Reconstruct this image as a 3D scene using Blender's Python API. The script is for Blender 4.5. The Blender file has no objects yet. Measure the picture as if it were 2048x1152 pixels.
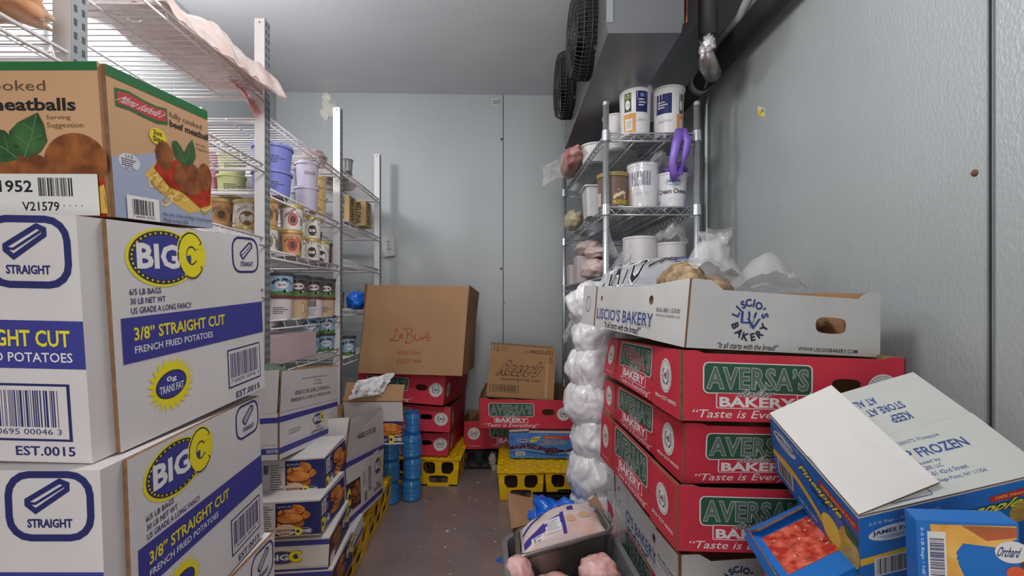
import bpy, math, random
from mathutils import Vector, Matrix, noise
from mathutils.geometry import delaunay_2d_cdt

scene = bpy.context.scene
COL = scene.collection
PI = math.pi

# ------------------------------------------------------------------ camera
cam_d = bpy.data.cameras.new('camera')
cam = bpy.data.objects.new('camera', cam_d)
COL.objects.link(cam)
cam.location = (0, 0, 0.97)
cam.rotation_euler = (PI / 2, 0, 0)
cam_d.sensor_width = 36
cam_d.lens = 950 / 2048 * 36
cam_d.shift_x = 9 / 2048
cam_d.shift_y = 34 / 2048
cam_d.clip_start = 0.02
scene.camera = cam

# ------------------------------------------------------------------ light and exposure
world = bpy.data.worlds.new('world')
scene.world = world
world.use_nodes = True
world.node_tree.nodes['Background'].inputs[0].default_value = (0.6, 0.65, 0.7, 1)
world.node_tree.nodes['Background'].inputs[1].default_value = 0.2


def lamp(name, loc, rot, size, energy, color, shape='DISK', sy=None):
    d = bpy.data.lights.new(name, 'AREA')
    d.shape = shape
    d.size = size
    if sy: d.size_y = sy
    d.energy = energy
    d.color = color
    o = bpy.data.objects.new(name, d)
    COL.objects.link(o)
    o.location = loc
    o.rotation_euler = rot
    return o


def bulb(name, loc, r, energy, color):
    d = bpy.data.lights.new(name, 'POINT')
    d.shadow_soft_size = r
    d.energy = energy
    d.color = color
    o = bpy.data.objects.new(name, d)
    COL.objects.link(o)
    o.location = loc


bulb('aisle_fill', (-0.15, 0.95, 1.90), 0.16, 19, (1.0, 0.965, 0.95))  # added bulb without a fixture, brightens the carton sides along the aisle
bulb('wall_lamp', (-1.30, 1.62, 1.97), 0.10, 17, (1.0, 0.97, 0.96))
lamp('door_side_fill', (-0.1, -0.93, 1.25), (PI / 2, 0, 0), 1.0, 13, (1.0, 0.965, 0.93), 'RECTANGLE', 1.9)  # added soft fill before the closed door, lifts the camera-facing sides

vs = scene.view_settings
vs.view_transform = 'Standard'
vs.look = 'None'
vs.gamma = 1
vs.use_curve_mapping = False
vs.exposure = 0.46
scene.cycles.use_denoising = True
scene.cycles.max_bounces = 8
scene.cycles.diffuse_bounces = 5
scene.cycles.glossy_bounces = 3
scene.cycles.transparent_max_bounces = 12
scene.cycles.caustics_reflective = False
scene.cycles.caustics_refractive = False
scene.cycles.sample_clamp_indirect = 4


# ------------------------------------------------------------------ materials
def lin(c):
    return tuple(((v / 255) / 12.92 if v / 255 <= 0.04045 else ((v / 255 + 0.055) / 1.055) ** 2.4) for v in c)


MATS = {}


def mat(name, rgb=(200, 200, 200), rough=0.6, metal=0.0, var=0.08, vs_=9.0, bump=0.0, bs=150.0, spec=0.35, alpha=1.0,
        stretch=(1, 1, 1), rgb2=None, detail=3.0, contrast=None, trans=0.0, sss=0.0):
    if name in MATS: return MATS[name]
    m = bpy.data.materials.new(name)
    MATS[name] = m
    m.use_nodes = True
    nt = m.node_tree
    b = nt.nodes['Principled BSDF']
    base = lin(rgb)
    b.inputs['Roughness'].default_value = rough
    b.inputs['Metallic'].default_value = metal
    b.inputs['Specular IOR Level'].default_value = spec
    b.inputs['Alpha'].default_value = alpha
    b.inputs['Transmission Weight'].default_value = trans
    b.inputs['Subsurface Weight'].default_value = sss
    tc = nt.nodes.new('ShaderNodeTexCoord')
    mp = nt.nodes.new('ShaderNodeMapping')
    mp.inputs['Scale'].default_value = stretch
    nt.links.new(tc.outputs['Object'], mp.inputs['Vector'])
    no = nt.nodes.new('ShaderNodeTexNoise')
    no.inputs['Scale'].default_value = vs_
    no.inputs['Detail'].default_value = detail
    nt.links.new(mp.outputs['Vector'], no.inputs['Vector'])
    cr = nt.nodes.new('ShaderNodeValToRGB')
    lo, hi = (contrast or (0.3, 0.7))
    cr.color_ramp.elements[0].position = lo
    cr.color_ramp.elements[1].position = hi
    c2 = lin(rgb2) if rgb2 else tuple(min(1, v * (1 + var)) for v in base)
    c1 = base if rgb2 else tuple(v * (1 - var) for v in base)
    cr.color_ramp.elements[0].color = (*c1, 1)
    cr.color_ramp.elements[1].color = (*c2, 1)
    nt.links.new(no.outputs['Fac'], cr.inputs['Fac'])
    nt.links.new(cr.outputs['Color'], b.inputs['Base Color'])
    if bump:
        n2 = nt.nodes.new('ShaderNodeTexNoise')
        n2.inputs['Scale'].default_value = bs
        n2.inputs['Detail'].default_value = 2
        nt.links.new(mp.outputs['Vector'], n2.inputs['Vector'])
        bp = nt.nodes.new('ShaderNodeBump')
        bp.inputs['Strength'].default_value = bump
        bp.inputs['Distance'].default_value = 0.004
        nt.links.new(n2.outputs['Fac'], bp.inputs['Height'])
        nt.links.new(bp.outputs['Normal'], b.inputs['Normal'])
    return m


def ink(rgb, rough=0.55):
    return mat('ink_%d_%d_%d' % rgb, rgb, rough, var=0.04)


WALL = mat('galvanised_wall', (180, 186, 188), 0.38, 0.2, 0.06, 2.2, 0.34, 135, 0.5, stretch=(1, 1, 0.6))
WALLB = mat('galvanised_back_wall', (178, 184, 187), 0.52, 0.2, 0.05, 1.6, 0.07, 115, 0.5, stretch=(1, 1, 0.4))
CEIL = mat('galvanised_ceiling', (212, 214, 219), 0.5, 0.15, 0.05, 2.0, 0.15, 70, 0.5)
FLOOR = mat('steel_floor', (152, 136, 134), 0.36, 0.2, 0.16, 3.5, 0.10, 60, 0.5)
SEAM = mat('seam_dark', (70, 74, 76), 0.5)
TRIM = mat('trim_metal', (150, 156, 158), 0.35, 0.6)
WHITEBOX = mat('white_carton', (206, 201, 200), 0.62, 0, 0.05, 10, 0.22, 16)
WHITEBOX2 = mat('white_carton_cool', (205, 205, 204), 0.6, 0, 0.05, 10, 0.22, 16)
KRAFT = mat('kraft_board', (164, 126, 92), 0.75, 0, 0.07, 10, 0.08, 220)
KRAFTD = mat('kraft_edge', (128, 96, 68), 0.8, 0, 0.22, 90)
RED = mat('red_carton', (202, 50, 70), 0.55, 0, 0.07, 9, 0.22, 16)
BLUEBOX = mat('blue_carton', (26, 112, 196), 0.45, 0, 0.06, 8)
NAVY = ink((38, 42, 100))
BIGBLUE = ink((58, 60, 140))
YEL = ink((228, 214, 36))
BLACK = ink((28, 28, 32))
DGREY = ink((52, 54, 74))
OFFW = ink((226, 224, 222))
GREEN = ink((44, 88, 66))
SILVER = ink((150, 160, 156))
TAN = mat('tan_print', (196, 154, 116), 0.6, 0, 0.05, 6)
DARK = mat('dark_void', (26, 24, 24), 0.9)
STEEL = mat('brushed_steel', (150, 146, 142), 0.32, 0.85, 0.10, 8, 0.03, 120, 0.5)
CHROME = mat('chrome_wire', (190, 194, 198), 0.28, 0.65, 0.05)
WWIRE = mat('white_wire', (226, 222, 222), 0.45, 0, 0.03)
POSTW = mat('white_post', (214, 212, 212), 0.45, 0.1, 0.03)
POSTG = mat('grey_post', (150, 156, 160), 0.42, 0.4, 0.05)
PLAST = mat('clear_plastic', (232, 234, 238), 0.14, 0, 0.02, 8, 0.6, 45, 0.9, alpha=0.30)
PLASTM = mat('milky_plastic', (236, 236, 240), 0.22, 0, 0.04, 8, 0.7, 40, 0.8, alpha=0.80)
TUBW = mat('white_tub_plastic', (226, 224, 226), 0.35, 0, 0.02)
YCRATE = mat('yellow_crate_plastic', (236, 190, 14), 0.42, 0, 0.07, 14, 0.1, 90)
BCRATE = mat('black_crate_plastic', (34, 36, 46), 0.5)
BWATER = mat('blue_jar_plastic', (58, 134, 200), 0.18, 0, 0.10, 12, 0.25, 35, 0.7, alpha=0.88)
BLUEBAG = mat('blue_bag_plastic', (24, 112, 226), 0.25, 0, 0.10, 14, 0.5, 40, 0.7)
PINKMEAT = mat('pink_meat', (206, 140, 134), 0.4, 0, 0.1, 26, 0.4, 70, 0.6, rgb2=(236, 200, 196))
CRUST = mat('bread_crust', (112, 94, 70), 0.75, 0, 0.1, 48, 0.5, 110, rgb2=(182, 156, 120), contrast=(0.35, 0.65))
FRIED = mat('fried_food_print', (176, 92, 34), 0.5, 0, 0.1, 38, 0, 0, rgb2=(228, 152, 72), contrast=(0.35, 0.66))
BROWNFOOD = mat('meatball_print', (98, 52, 26), 0.5, 0, 0.1, 60, 0, 0, rgb2=(158, 94, 46), contrast=(0.3, 0.7))
ONION = mat('onion_ring_print', (104, 58, 36), 0.5, 0, 0.1, 40, 0, 0, rgb2=(186, 116, 74), contrast=(0.35, 0.65))
SAUCE = mat('sauce_print', (138, 26, 16), 0.5, 0, 0.1, 60, 0, 0, rgb2=(196, 58, 30))
LEAF = mat('basil_print', (34, 66, 36), 0.5, 0, 0.1, 30, 0, 0, rgb2=(66, 108, 58))
BERRY = mat('berry_print', (44, 26, 46), 0.5, 0, 0.1, 80, 0, 0, rgb2=(126, 100, 128), contrast=(0.42, 0.62))
STRAW = mat('strawberry_print', (176, 40, 28), 0.5, 0, 0.1, 60, 0, 0, rgb2=(224, 112, 84), contrast=(0.4, 0.66))
PEACH = mat('peach_print', (214, 140, 40), 0.5, 0, 0.1, 22, 0, 0, rgb2=(240, 190, 96), contrast=(0.35, 0.65))
DUCT = mat('pipe_insulation', (58, 56, 58), 0.6, 0, 0.12, 8, 0.2, 60)
FANBLACK = mat('fan_guard_black', (44, 42, 42), 0.45)


# ------------------------------------------------------------------ mesh builder
def at(px, py, Y):
    return Vector(((px - 1015) / 950 * Y, Y, 0.97 - (py - 610) / 950 * Y))


class MB:
    def __init__(s):
        s.v, s.f, s.m, s.sm, s.mats = [], [], [], [], []

    def mi(s, m):
        if m not in s.mats: s.mats.append(m)
        return s.mats.index(m)

    def add(s, vs_, fs, m, smooth=False):
        o = len(s.v)
        s.v += [tuple(p) for p in vs_]
        k = s.mi(m)
        for f in fs:
            s.f.append([i + o for i in f]); s.m.append(k); s.sm.append(smooth)

    def grid(s, fn, nu, nv, m, smooth=False, flip=False):
        vs_ = [fn(i / nu, j / nv) for j in range(nv + 1) for i in range(nu + 1)]
        fs = []
        for j in range(nv):
            for i in range(nu):
                a = j * (nu + 1) + i
                q = [a, a + 1, a + nu + 2, a + nu + 1]
                fs.append(q[::-1] if flip else q)
        s.add(vs_, fs, m, smooth)

    def box(s, a, b, m):
        x0, y0, z0 = a
        x1, y1, z1 = b
        s.hexa([(x0, y0, z0), (x1, y0, z0), (x1, y1, z0), (x0, y1, z0), (x0, y0, z1), (x1, y0, z1), (x1, y1, z1), (x0, y1, z1)], m)

    def hexa(s, c, m, n=1):
        for q in ((0, 1, 5, 4), (1, 2, 6, 5), (2, 3, 7, 6), (3, 0, 4, 7), (4, 5, 6, 7), (3, 2, 1, 0)):
            p = [Vector(c[i]) for i in q]
            if n == 1: s.add(p, [(0, 1, 2, 3)], m)
            else: s.grid(lambda u, v: p[0] * (1 - u) * (1 - v) + p[1] * u * (1 - v) + p[2] * u * v + p[3] * (1 - u) * v, n, n, m)

    def tube(s, pts, r, m, n=6, caps=True, closed=False):
        pts = [Vector(p) for p in pts]
        N = len(pts)
        rings = []
        for i, p in enumerate(pts):
            a = pts[(i - 1) % N] if (closed or i > 0) else p
            b = pts[(i + 1) % N] if (closed or i < N - 1) else p
            t = (b - a).normalized()
            up = Vector((0, 0, 1)) if abs(t.z) < 0.9 else Vector((1, 0, 0))
            e1 = t.cross(up).normalized()
            e2 = t.cross(e1)
            rr = r[i] if isinstance(r, (list, tuple)) else r
            rings.append([p + e1 * rr * math.cos(2 * PI * k / n) + e2 * rr * math.sin(2 * PI * k / n) for k in range(n)])
        vs_ = [q for g in rings for q in g]
        fs = []
        M = N if closed else N - 1
        for i in range(M):
            j = (i + 1) % N
            for k in range(n):
                fs.append((i * n + k, j * n + k, j * n + (k + 1) % n, i * n + (k + 1) % n))
        if caps and not closed:
            fs.append(tuple(range(n)))
            fs.append(tuple((N - 1) * n + k for k in reversed(range(n))))
        s.add(vs_, fs, m, True)

    def lathe(s, c, prof, m, n=28, M=None, smooth=True):
        c = Vector(c)
        ms = m if isinstance(m, list) else [m] * (len(prof) - 1)
        for i in range(len(prof) - 1):
            (r0, z0), (r1, z1) = prof[i], prof[i + 1]
            vs_ = []
            for (r, z) in ((r0, z0), (r1, z1)):
                for k in range(n):
                    p = Vector((r * math.cos(2 * PI * k / n), r * math.sin(2 * PI * k / n), z))
                    if M: p = M @ p
                    vs_.append(c + p)
            fs = [(k, (k + 1) % n, n + (k + 1) % n, n + k) for k in range(n)]
            s.add(vs_, fs, ms[i], smooth and abs(z1 - z0) > 1e-6)

    def blob(s, c, rad, m, seed=0, amp=0.15, fr=2.0, nu=28, nv=18, rot=None, flat=None, fold=0):
        c = Vector(c)
        R = rot or Matrix.Identity(3)

        def fn(u, v):
            th = u * 2 * PI
            ph = (v - 0.5) * PI
            d = Vector((math.cos(ph) * math.cos(th), math.cos(ph) * math.sin(th), math.sin(ph)))
            k = 1 + amp * noise.noise(d * fr + Vector((seed * 7.3, seed * 3.1, seed))) + amp * 0.45 * noise.noise(d * fr * 2.7 + Vector((seed, 9, seed * 2)))
            if fold:
                q = 1 - abs(noise.noise(Vector((math.cos(th + d.z * .5) * 5.5 + seed, math.sin(th + d.z * .5) * 5.5, d.z * 1.1 + seed)))) * 2.2
                k += fold * q + fold * .5 * noise.noise(Vector((math.cos(th) * 12 + seed, math.sin(th) * 12, d.z * 4)))
            p = Vector((d.x * rad[0] * k, d.y * rad[1] * k, d.z * rad[2] * k))
            if flat is not None and p.z < -rad[2] * flat: p.z = -rad[2] * flat + (p.z + rad[2] * flat) * 0.05
            return c + R @ p
        s.grid(fn, nu, nv, m, True)

    def loft(s, loops, m, smooth=False, cap0=False, cap1=False):
        n = len(loops[0])
        vs_ = [p for l in loops for p in l]
        fs = []
        for i in range(len(loops) - 1):
            for k in range(n):
                fs.append((i * n + k, i * n + (k + 1) % n, (i + 1) * n + (k + 1) % n, (i + 1) * n + k))
        if cap0: fs.append(tuple(reversed(range(n))))
        if cap1: fs.append(tuple((len(loops) - 1) * n + k for k in range(n)))
        s.add(vs_, fs, m, smooth)

    def build(s, name, parent=None, label=None, top=None):
        me = bpy.data.meshes.new(name)
        if parent is not None:
            t = parent
            while t.parent: t = t.parent
            off = t.location.copy()
        elif top is not None:
            off = Vector(top)
        else:
            xs = [p[0] for p in s.v]; ys = [p[1] for p in s.v]; zs = [p[2] for p in s.v]
            off = Vector(((min(xs) + max(xs)) / 2, (min(ys) + max(ys)) / 2, min(zs)))
        me.from_pydata([(p[0] - off.x, p[1] - off.y, p[2] - off.z) for p in s.v], [], s.f)
        for m in s.mats: me.materials.append(m)
        me.polygons.foreach_set('material_index', s.m)
        me.polygons.foreach_set('use_smooth', s.sm)
        me.update()
        o = bpy.data.objects.new(name, me)
        COL.objects.link(o)
        if parent is not None: o.parent = parent
        else: o.location = off
        if label: o['label'] = label
        return o


def tag(o, label, cat, group=None):
    o['label'] = label
    o['category'] = cat
    if group: o['group'] = group
    return o


def thing(name, label, cat, loc, group=None):
    o = bpy.data.objects.new(name, None)
    o.empty_display_size = 0.05
    COL.objects.link(o)
    o.location = loc
    return tag(o, label, cat, group)


def struct(name, mb):
    o = mb.build(name)
    o['kind'] = 'structure'
    return o


def dup(root, loc, rz, label, group=None):
    r = root.copy()
    COL.objects.link(r)
    r.location = loc
    r.rotation_euler = (0, 0, rz)
    r['label'] = label
    if group: r['group'] = group
    for ch in list(root.children):
        c = ch.copy()
        COL.objects.link(c)
        c.parent = r
        for g in list(ch.children):
            d = g.copy()
            COL.objects.link(d)
            d.parent = c
    return r


# ------------------------------------------------------------------ printing on surfaces
TXT = {}


def text_mesh(sx, bold=0.0, spacing=1.0):
    key = (sx, bold, spacing)
    if key in TXT: return TXT[key]
    cu = bpy.data.curves.new('t', 'FONT')
    cu.body = sx
    cu.size = 1
    cu.resolution_u = 2
    cu.offset = bold
    cu.space_character = spacing
    ob = bpy.data.objects.new('t', cu)
    me = bpy.data.meshes.new_from_object(ob)
    vs_ = [(v.co.x, v.co.y) for v in me.vertices]
    fs = [tuple(p.vertices) for p in me.polygons]
    bpy.data.objects.remove(ob)
    bpy.data.curves.remove(cu)
    bpy.data.meshes.remove(me)
    TXT[key] = (vs_, fs)
    return TXT[key]


LAY = 0.00013


class Surf:
    """A surface that can be printed on: fn(u, v, offset) -> point."""
    W = H = 1.0

    def __init__(s, mb, fn, W=1, H=1):
        s.mb, s.fn, s.W, s.H = mb, fn, W, H

    def P(s, u, v, lay=1):
        return s.fn(u, v, .0003 + lay * LAY if lay > 0 else 0)

    def rect(s, u0, v0, u1, v1, m, lay=1, nu=None, nv=None):
        nu = nu or s.nu(abs(u1 - u0)); nv = nv or s.nu(abs(v1 - v0))
        s.mb.grid(lambda a, b: s.P(u0 + (u1 - u0) * a, v0 + (v1 - v0) * b, lay), nu, nv, m)

    def nu(s, d):
        return max(1, min(8, int(d * 8)))

    def poly(s, pts, m, lay=1):
        s.mb.add([s.P(u, v, lay) for u, v in pts], [tuple(range(len(pts)))], m)

    def ell(s, cx, cy, rx, ry, m, lay=1, n=28, rot=0.0):
        pts = []
        for k in range(n):
            a = 2 * PI * k / n
            x, y = rx * math.cos(a), ry * math.sin(a)
            if rot:
                X, Y = x * s.W, y * s.H
                x = (X * math.cos(rot) - Y * math.sin(rot)) / s.W
                y = (X * math.sin(rot) + Y * math.cos(rot)) / s.H
            pts.append((cx + x, cy + y))
        vs_ = [s.P(cx, cy, lay)] + [s.P(u, v, lay) for u, v in pts]
        s.mb.add(vs_, [(0, k + 1, (k + 1) % n + 1) for k in range(n)], m)

    def ring(s, cx, cy, rx, ry, w, m, lay=1, n=32, a0=0, a1=2 * PI):
        k0 = 1 - w
        vs_, fs = [], []
        for k in range(n + 1):
            a = a0 + (a1 - a0) * k / n
            vs_.append(s.P(cx + rx * math.cos(a), cy + ry * math.sin(a), lay))
            vs_.append(s.P(cx + rx * k0 * math.cos(a), cy + ry * k0 * math.sin(a), lay))
        for k in range(n): fs.append((2 * k + 1, 2 * k, 2 * k + 2, 2 * k + 3))
        s.mb.add(vs_, fs, m)

    def line(s, pts, w, m, lay=1, closed=False):
        """stroke of width w metres"""
        P = [(u * s.W, v * s.H) for u, v in pts]
        if len(P) > 2:
            n = len(P)
            L, R = [], []
            for i in range(n):
                a = P[i - 1] if (closed or i > 0) else P[i]
                b = P[(i + 1) % n] if (closed or i < n - 1) else P[i]
                p = P[i]
                d1 = Vector((p[0] - a[0], p[1] - a[1])); d2 = Vector((b[0] - p[0], b[1] - p[1]))
                if d1.length < 1e-9: d1 = d2
                if d2.length < 1e-9: d2 = d1
                d1.normalize(); d2.normalize()
                t = (d1 + d2)
                if t.length < 1e-3: t = d1
                t.normalize()
                k = min(1.8, 1 / max(.3, t.dot(d1)))
                nx, ny = -t.y * w / 2 * k, t.x * w / 2 * k
                L.append(((p[0] - nx) / s.W, (p[1] - ny) / s.H)); R.append(((p[0] + nx) / s.W, (p[1] + ny) / s.H))
            vs_ = [s.P(u, v, lay) for u, v in L] + [s.P(u, v, lay) for u, v in R]
            m_ = n if closed else n - 1
            s.mb.add(vs_, [(i, (i + 1) % n, n + (i + 1) % n, n + i) for i in range(m_)], m)
            return
        for a, b in zip(P, P[1:]):
            dx, dy = b[0] - a[0], b[1] - a[1]
            L = math.hypot(dx, dy) or 1
            nx, ny = -dy / L * w / 2, dx / L * w / 2
            ex, ey = dx / L * w * 0.35, dy / L * w * 0.35
            q = [(a[0] - ex - nx, a[1] - ey - ny), (b[0] + ex - nx, b[1] + ey - ny), (b[0] + ex + nx, b[1] + ey + ny), (a[0] - ex + nx, a[1] - ey + ny)]
            s.poly([(x / s.W, y / s.H) for x, y in q], m, lay)

    def rrect(s, u0, v0, u1, v1, r, w, m, lay=1):
        """outlined rounded rectangle; r, w in metres"""
        ru, rv = r / s.W, r / s.H
        pts = []
        for (cx, cy, a) in ((u1 - ru, v1 - rv, 0), (u0 + ru, v1 - rv, 90), (u0 + ru, v0 + rv, 180), (u1 - ru, v0 + rv, 270)):
            for k in range(5):
                t = math.radians(a + 22.5 * k)
                pts.append((cx + ru * math.cos(t), cy + rv * math.sin(t)))
        s.line(pts, w, m, lay, True)
        return pts

    def rfill(s, u0, v0, u1, v1, r, m, lay=1):
        ru, rv = r / s.W, r / s.H
        pts = []
        for (cx, cy, a) in ((u1 - ru, v1 - rv, 0), (u0 + ru, v1 - rv, 90), (u0 + ru, v0 + rv, 180), (u1 - ru, v0 + rv, 270)):
            for k in range(5):
                t = math.radians(a + 22.5 * k)
                pts.append((cx + ru * math.cos(t), cy + rv * math.sin(t)))
        s.poly(pts, m, lay)

    def text(s, sx, u0, v0, u1, v1, m, lay=2, bold=0.0, shear=0.0, flip=False, rot90=0, spacing=1.0, warp=None):
        b0, _ = text_mesh(sx, 0.0, spacing)
        vs_, fs = text_mesh(sx, bold, spacing)
        xs = [p[0] for p in b0]; ys = [p[1] for p in b0]
        x0, x1, y0, y1 = min(xs), max(xs), min(ys), max(ys)
        out = []
        for x, y in vs_:
            a = (x - x0) / (x1 - x0); b = (y - y0) / (y1 - y0)
            a += shear * (b - 0.5)
            if warp: a, b = warp(a, b)
            if flip: a, b = 1 - a, 1 - b
            if rot90 == 1: a, b = 1 - b, a       # reads upwards
            elif rot90 == -1: a, b = b, 1 - a     # reads downwards
            out.append(s.P(u0 + (u1 - u0) * a, v0 + (v1 - v0) * b, lay))
        s.mb.add(out, fs, m)

    def arc_text(s, sx, cx, cy, r, h, a0, a1, m, lay=2, bold=0.0, inward=False):
        """letters along an arc; r, h metres; a0 to a1 degrees in reading order"""
        n = len(sx)
        for i, ch in enumerate(sx):
            if ch == ' ': continue
            a = math.radians(a0 + (a1 - a0) * (i / (n - 1) if n > 1 else 0.5))
            vs_, fs = text_mesh(ch, bold)
            bx = [p[0] for p in vs_]
            xm = (min(bx) + max(bx)) / 2
            up = Vector((math.cos(a), math.sin(a))) * (-1 if inward else 1)
            rt = Vector((up.y, -up.x))
            c = Vector((math.cos(a), math.sin(a))) * r
            out = []
            for x, y in vs_:
                q = c + rt * (x - xm) * h * 1.38 + up * (y - 0.36) * h * 1.38
                out.append(s.P(cx + q.x / s.W, cy + q.y / s.H, lay))
            s.mb.add(out, fs, m)

    def barcode(s, u0, v0, u1, v1, seed=1, bg=True, lay=1, m=None, vert=False, n=34, digits=None):
        rnd = random.Random(seed)
        m = m or BLACK
        if bg: s.rect(u0, v0, u1, v1, OFFW, lay, 2, 2)
        pu, pv = (u1 - u0) * 0.07, (v1 - v0) * 0.08
        a, b, c, d = u0 + pu, v0 + pv, u1 - pu, v1 - pv
        if digits:
            s.text(digits, a, b, c, b + (d - b) * 0.13, m, lay + 1)
            b += (d - b) * 0.17
        ws = [rnd.choice((1, 1, 2, 3)) for _ in range(n * 2)]
        T = sum(ws); p = 0
        for i, w in enumerate(ws):
            if i % 2 == 0:
                if vert: s.rect(a, b + (d - b) * p / T, c, b + (d - b) * (p + w) / T, m, lay + 1, 1, 1)
                else: s.rect(a + (c - a) * p / T, b, a + (c - a) * (p + w) / T, d, m, lay + 1, 1, 1)
            p += w

    def small_lines(s, u0, v0, u1, v1, n, m, lay=1, seed=0, fill=0.45):
        """rows of print too small to read"""
        rnd = random.Random(seed)
        for i in range(n):
            y = v1 - (v1 - v0) * (i + 0.5) / n
            h = (v1 - v0) / n * fill / 2
            u = u0
            e = u0 + (u1 - u0) * rnd.uniform(0.6, 1)
            while u < e:
                w = (u1 - u0) * rnd.uniform(0.06, 0.16)
                s.rect(u, y - h, min(u + w, e), y + h, m, lay, 1, 1)
                u += w + (u1 - u0) * 0.025


def quad(mb, c0, c1, c2, c3):
    c0, c1, c2, c3 = Vector(c0), Vector(c1), Vector(c2), Vector(c3)
    n = ((c1 - c0) + (c2 - c3)).cross((c3 - c0) + (c2 - c1)).normalized()

    def fn(u, v, o):
        return c0 * ((1 - u) * (1 - v)) + c1 * (u * (1 - v)) + c2 * (u * v) + c3 * ((1 - u) * v) + n * o
    s = Surf(mb, fn, ((c1 - c0).length + (c2 - c3).length) / 2, ((c3 - c0).length + (c2 - c1).length) / 2)
    s.n = n
    return s


def cyl(mb, c, z0, z1, r0, r1, ang, span):
    """wrap print on a (tapered) round tub: centred on angle ang, span degrees wide"""
    a0 = math.radians(ang - span / 2); a1 = math.radians(ang + span / 2)

    def fn(u, v, o):
        a = a0 + (a1 - a0) * u
        r = r0 + (r1 - r0) * v + o
        return Vector((c[0] + r * math.cos(a), c[1] + r * math.sin(a), z0 + (z1 - z0) * v))
    s = Surf(mb, fn, (a1 - a0) * (r0 + r1) / 2, z1 - z0)
    s.nu = lambda d: max(1, min(16, int(d * span / 9)))
    return s


FACE = {'front': (0, 1, 5, 4), 'right': (1, 2, 6, 5), 'left': (3, 0, 4, 7), 'back': (2, 3, 7, 6), 'top': (4, 5, 6, 7), 'bottom': (3, 2, 1, 0)}


def bface(mb, c, f):
    return quad(mb, *[c[i] for i in FACE[f]])


def carton(mb, c, m, faces=('front', 'right', 'left', 'back', 'top', 'bottom'), n=4):
    for f in faces:
        q = bface(mb, c, f)
        q.rect(0, 0, 1, 1, m, 0, n, n)


def base_of(c):
    p = sum((Vector(x) for x in c[:4]), Vector()) / 4
    p.z = min(x[2] for x in c)
    return p


def panel(mb, q, outer, inner, holes=(), top=None, t=0.004, edge=None, lay0=0.0, urange=(0, 1), n=6):
    """a board with thickness on the printable quad q, real holes, and an optional top outline [(u, v) from right to left]"""
    u0, u1 = urange
    top = top or [(u1, 1), (u0, 1)]
    outline = [(u0, 0)] + [(u0 + (u1 - u0) * k / n, 0) for k in range(1, n)] + [(u1, 0)] + list(top)
    pts = list(outline)
    loops = [list(range(len(outline)))]
    for h in holes:
        loops.append(list(range(len(pts), len(pts) + len(h))))
        pts += h
    nb = len(pts)
    for i in range(1, n):
        for j in range(1, n):
            u, v = u0 + (u1 - u0) * i / n, j / n * 0.999
            if not inside((u, v), outline): continue
            if any(inside((u, v), h, 0.0) for h in holes): continue
            pts.append((u, v))
    edges = [(l[k], l[(k + 1) % len(l)]) for l in loops for k in range(len(l))]
    r = delaunay_2d_cdt([Vector(p) for p in pts], edges, [], 0, 1e-6)
    V, Fs = r[0], r[2]
    keep = []
    for f in Fs:
        cx = sum(V[i][0] for i in f) / len(f); cy = sum(V[i][1] for i in f) / len(f)
        if not inside((cx, cy), outline): continue
        if any(inside((cx, cy), h) for h in holes): continue
        keep.append(tuple(f))
    a = [q.fn(p[0], p[1], lay0) for p in V]
    b = [q.fn(p[0], p[1], lay0 - t) for p in V]
    # face winding
    f0 = keep[0]
    nn = (a[f0[1]] - a[f0[0]]).cross(a[f0[2]] - a[f0[0]])
    flip = nn.dot(q.n) < 0
    mb.add(a, [f[::-1] if flip else f for f in keep], outer)
    mb.add(b, [f if flip else f[::-1] for f in keep], inner)
    for l in [outline] + list(holes):
        for k in range(len(l)):
            p0, p1 = l[k], l[(k + 1) % len(l)]
            mb.add([q.fn(p0[0], p0[1], lay0), q.fn(p1[0], p1[1], lay0), q.fn(p1[0], p1[1], lay0 - t), q.fn(p0[0], p0[1], lay0 - t)], [(0, 1, 2, 3)], edge or inner)


def inside(p, poly, eps=0):
    x, y = p
    c = False
    j = len(poly) - 1
    for i in range(len(poly)):
        xi, yi = poly[i]; xj, yj = poly[j]
        if (yi > y) != (yj > y) and x < (xj - xi) * (y - yi) / (yj - yi) + xi: c = not c
        j = i
    return c


def oval(cx, cy, rx, ry, n=14, sq=1.0):
    out = []
    for k in range(n):
        a = 2 * PI * k / n
        x, y = math.cos(a), math.sin(a)
        if sq < 1: x, y = math.copysign(abs(x) ** sq, x), math.copysign(abs(y) ** sq, y)
        out.append((cx + rx * x, cy + ry * y))
    return out


def flap(root, name, p0, p1, p2, p3, outer, inner=None, label=None, t=0.004, draw=None, top=None):
    mb = MB()
    q = quad(mb, p0, p1, p2, p3)
    panel(mb, q, outer, inner or KRAFT, t=t, edge=KRAFTD, n=3, top=top)
    if draw: draw(q)
    return mb.build(name, root, label)
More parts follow.
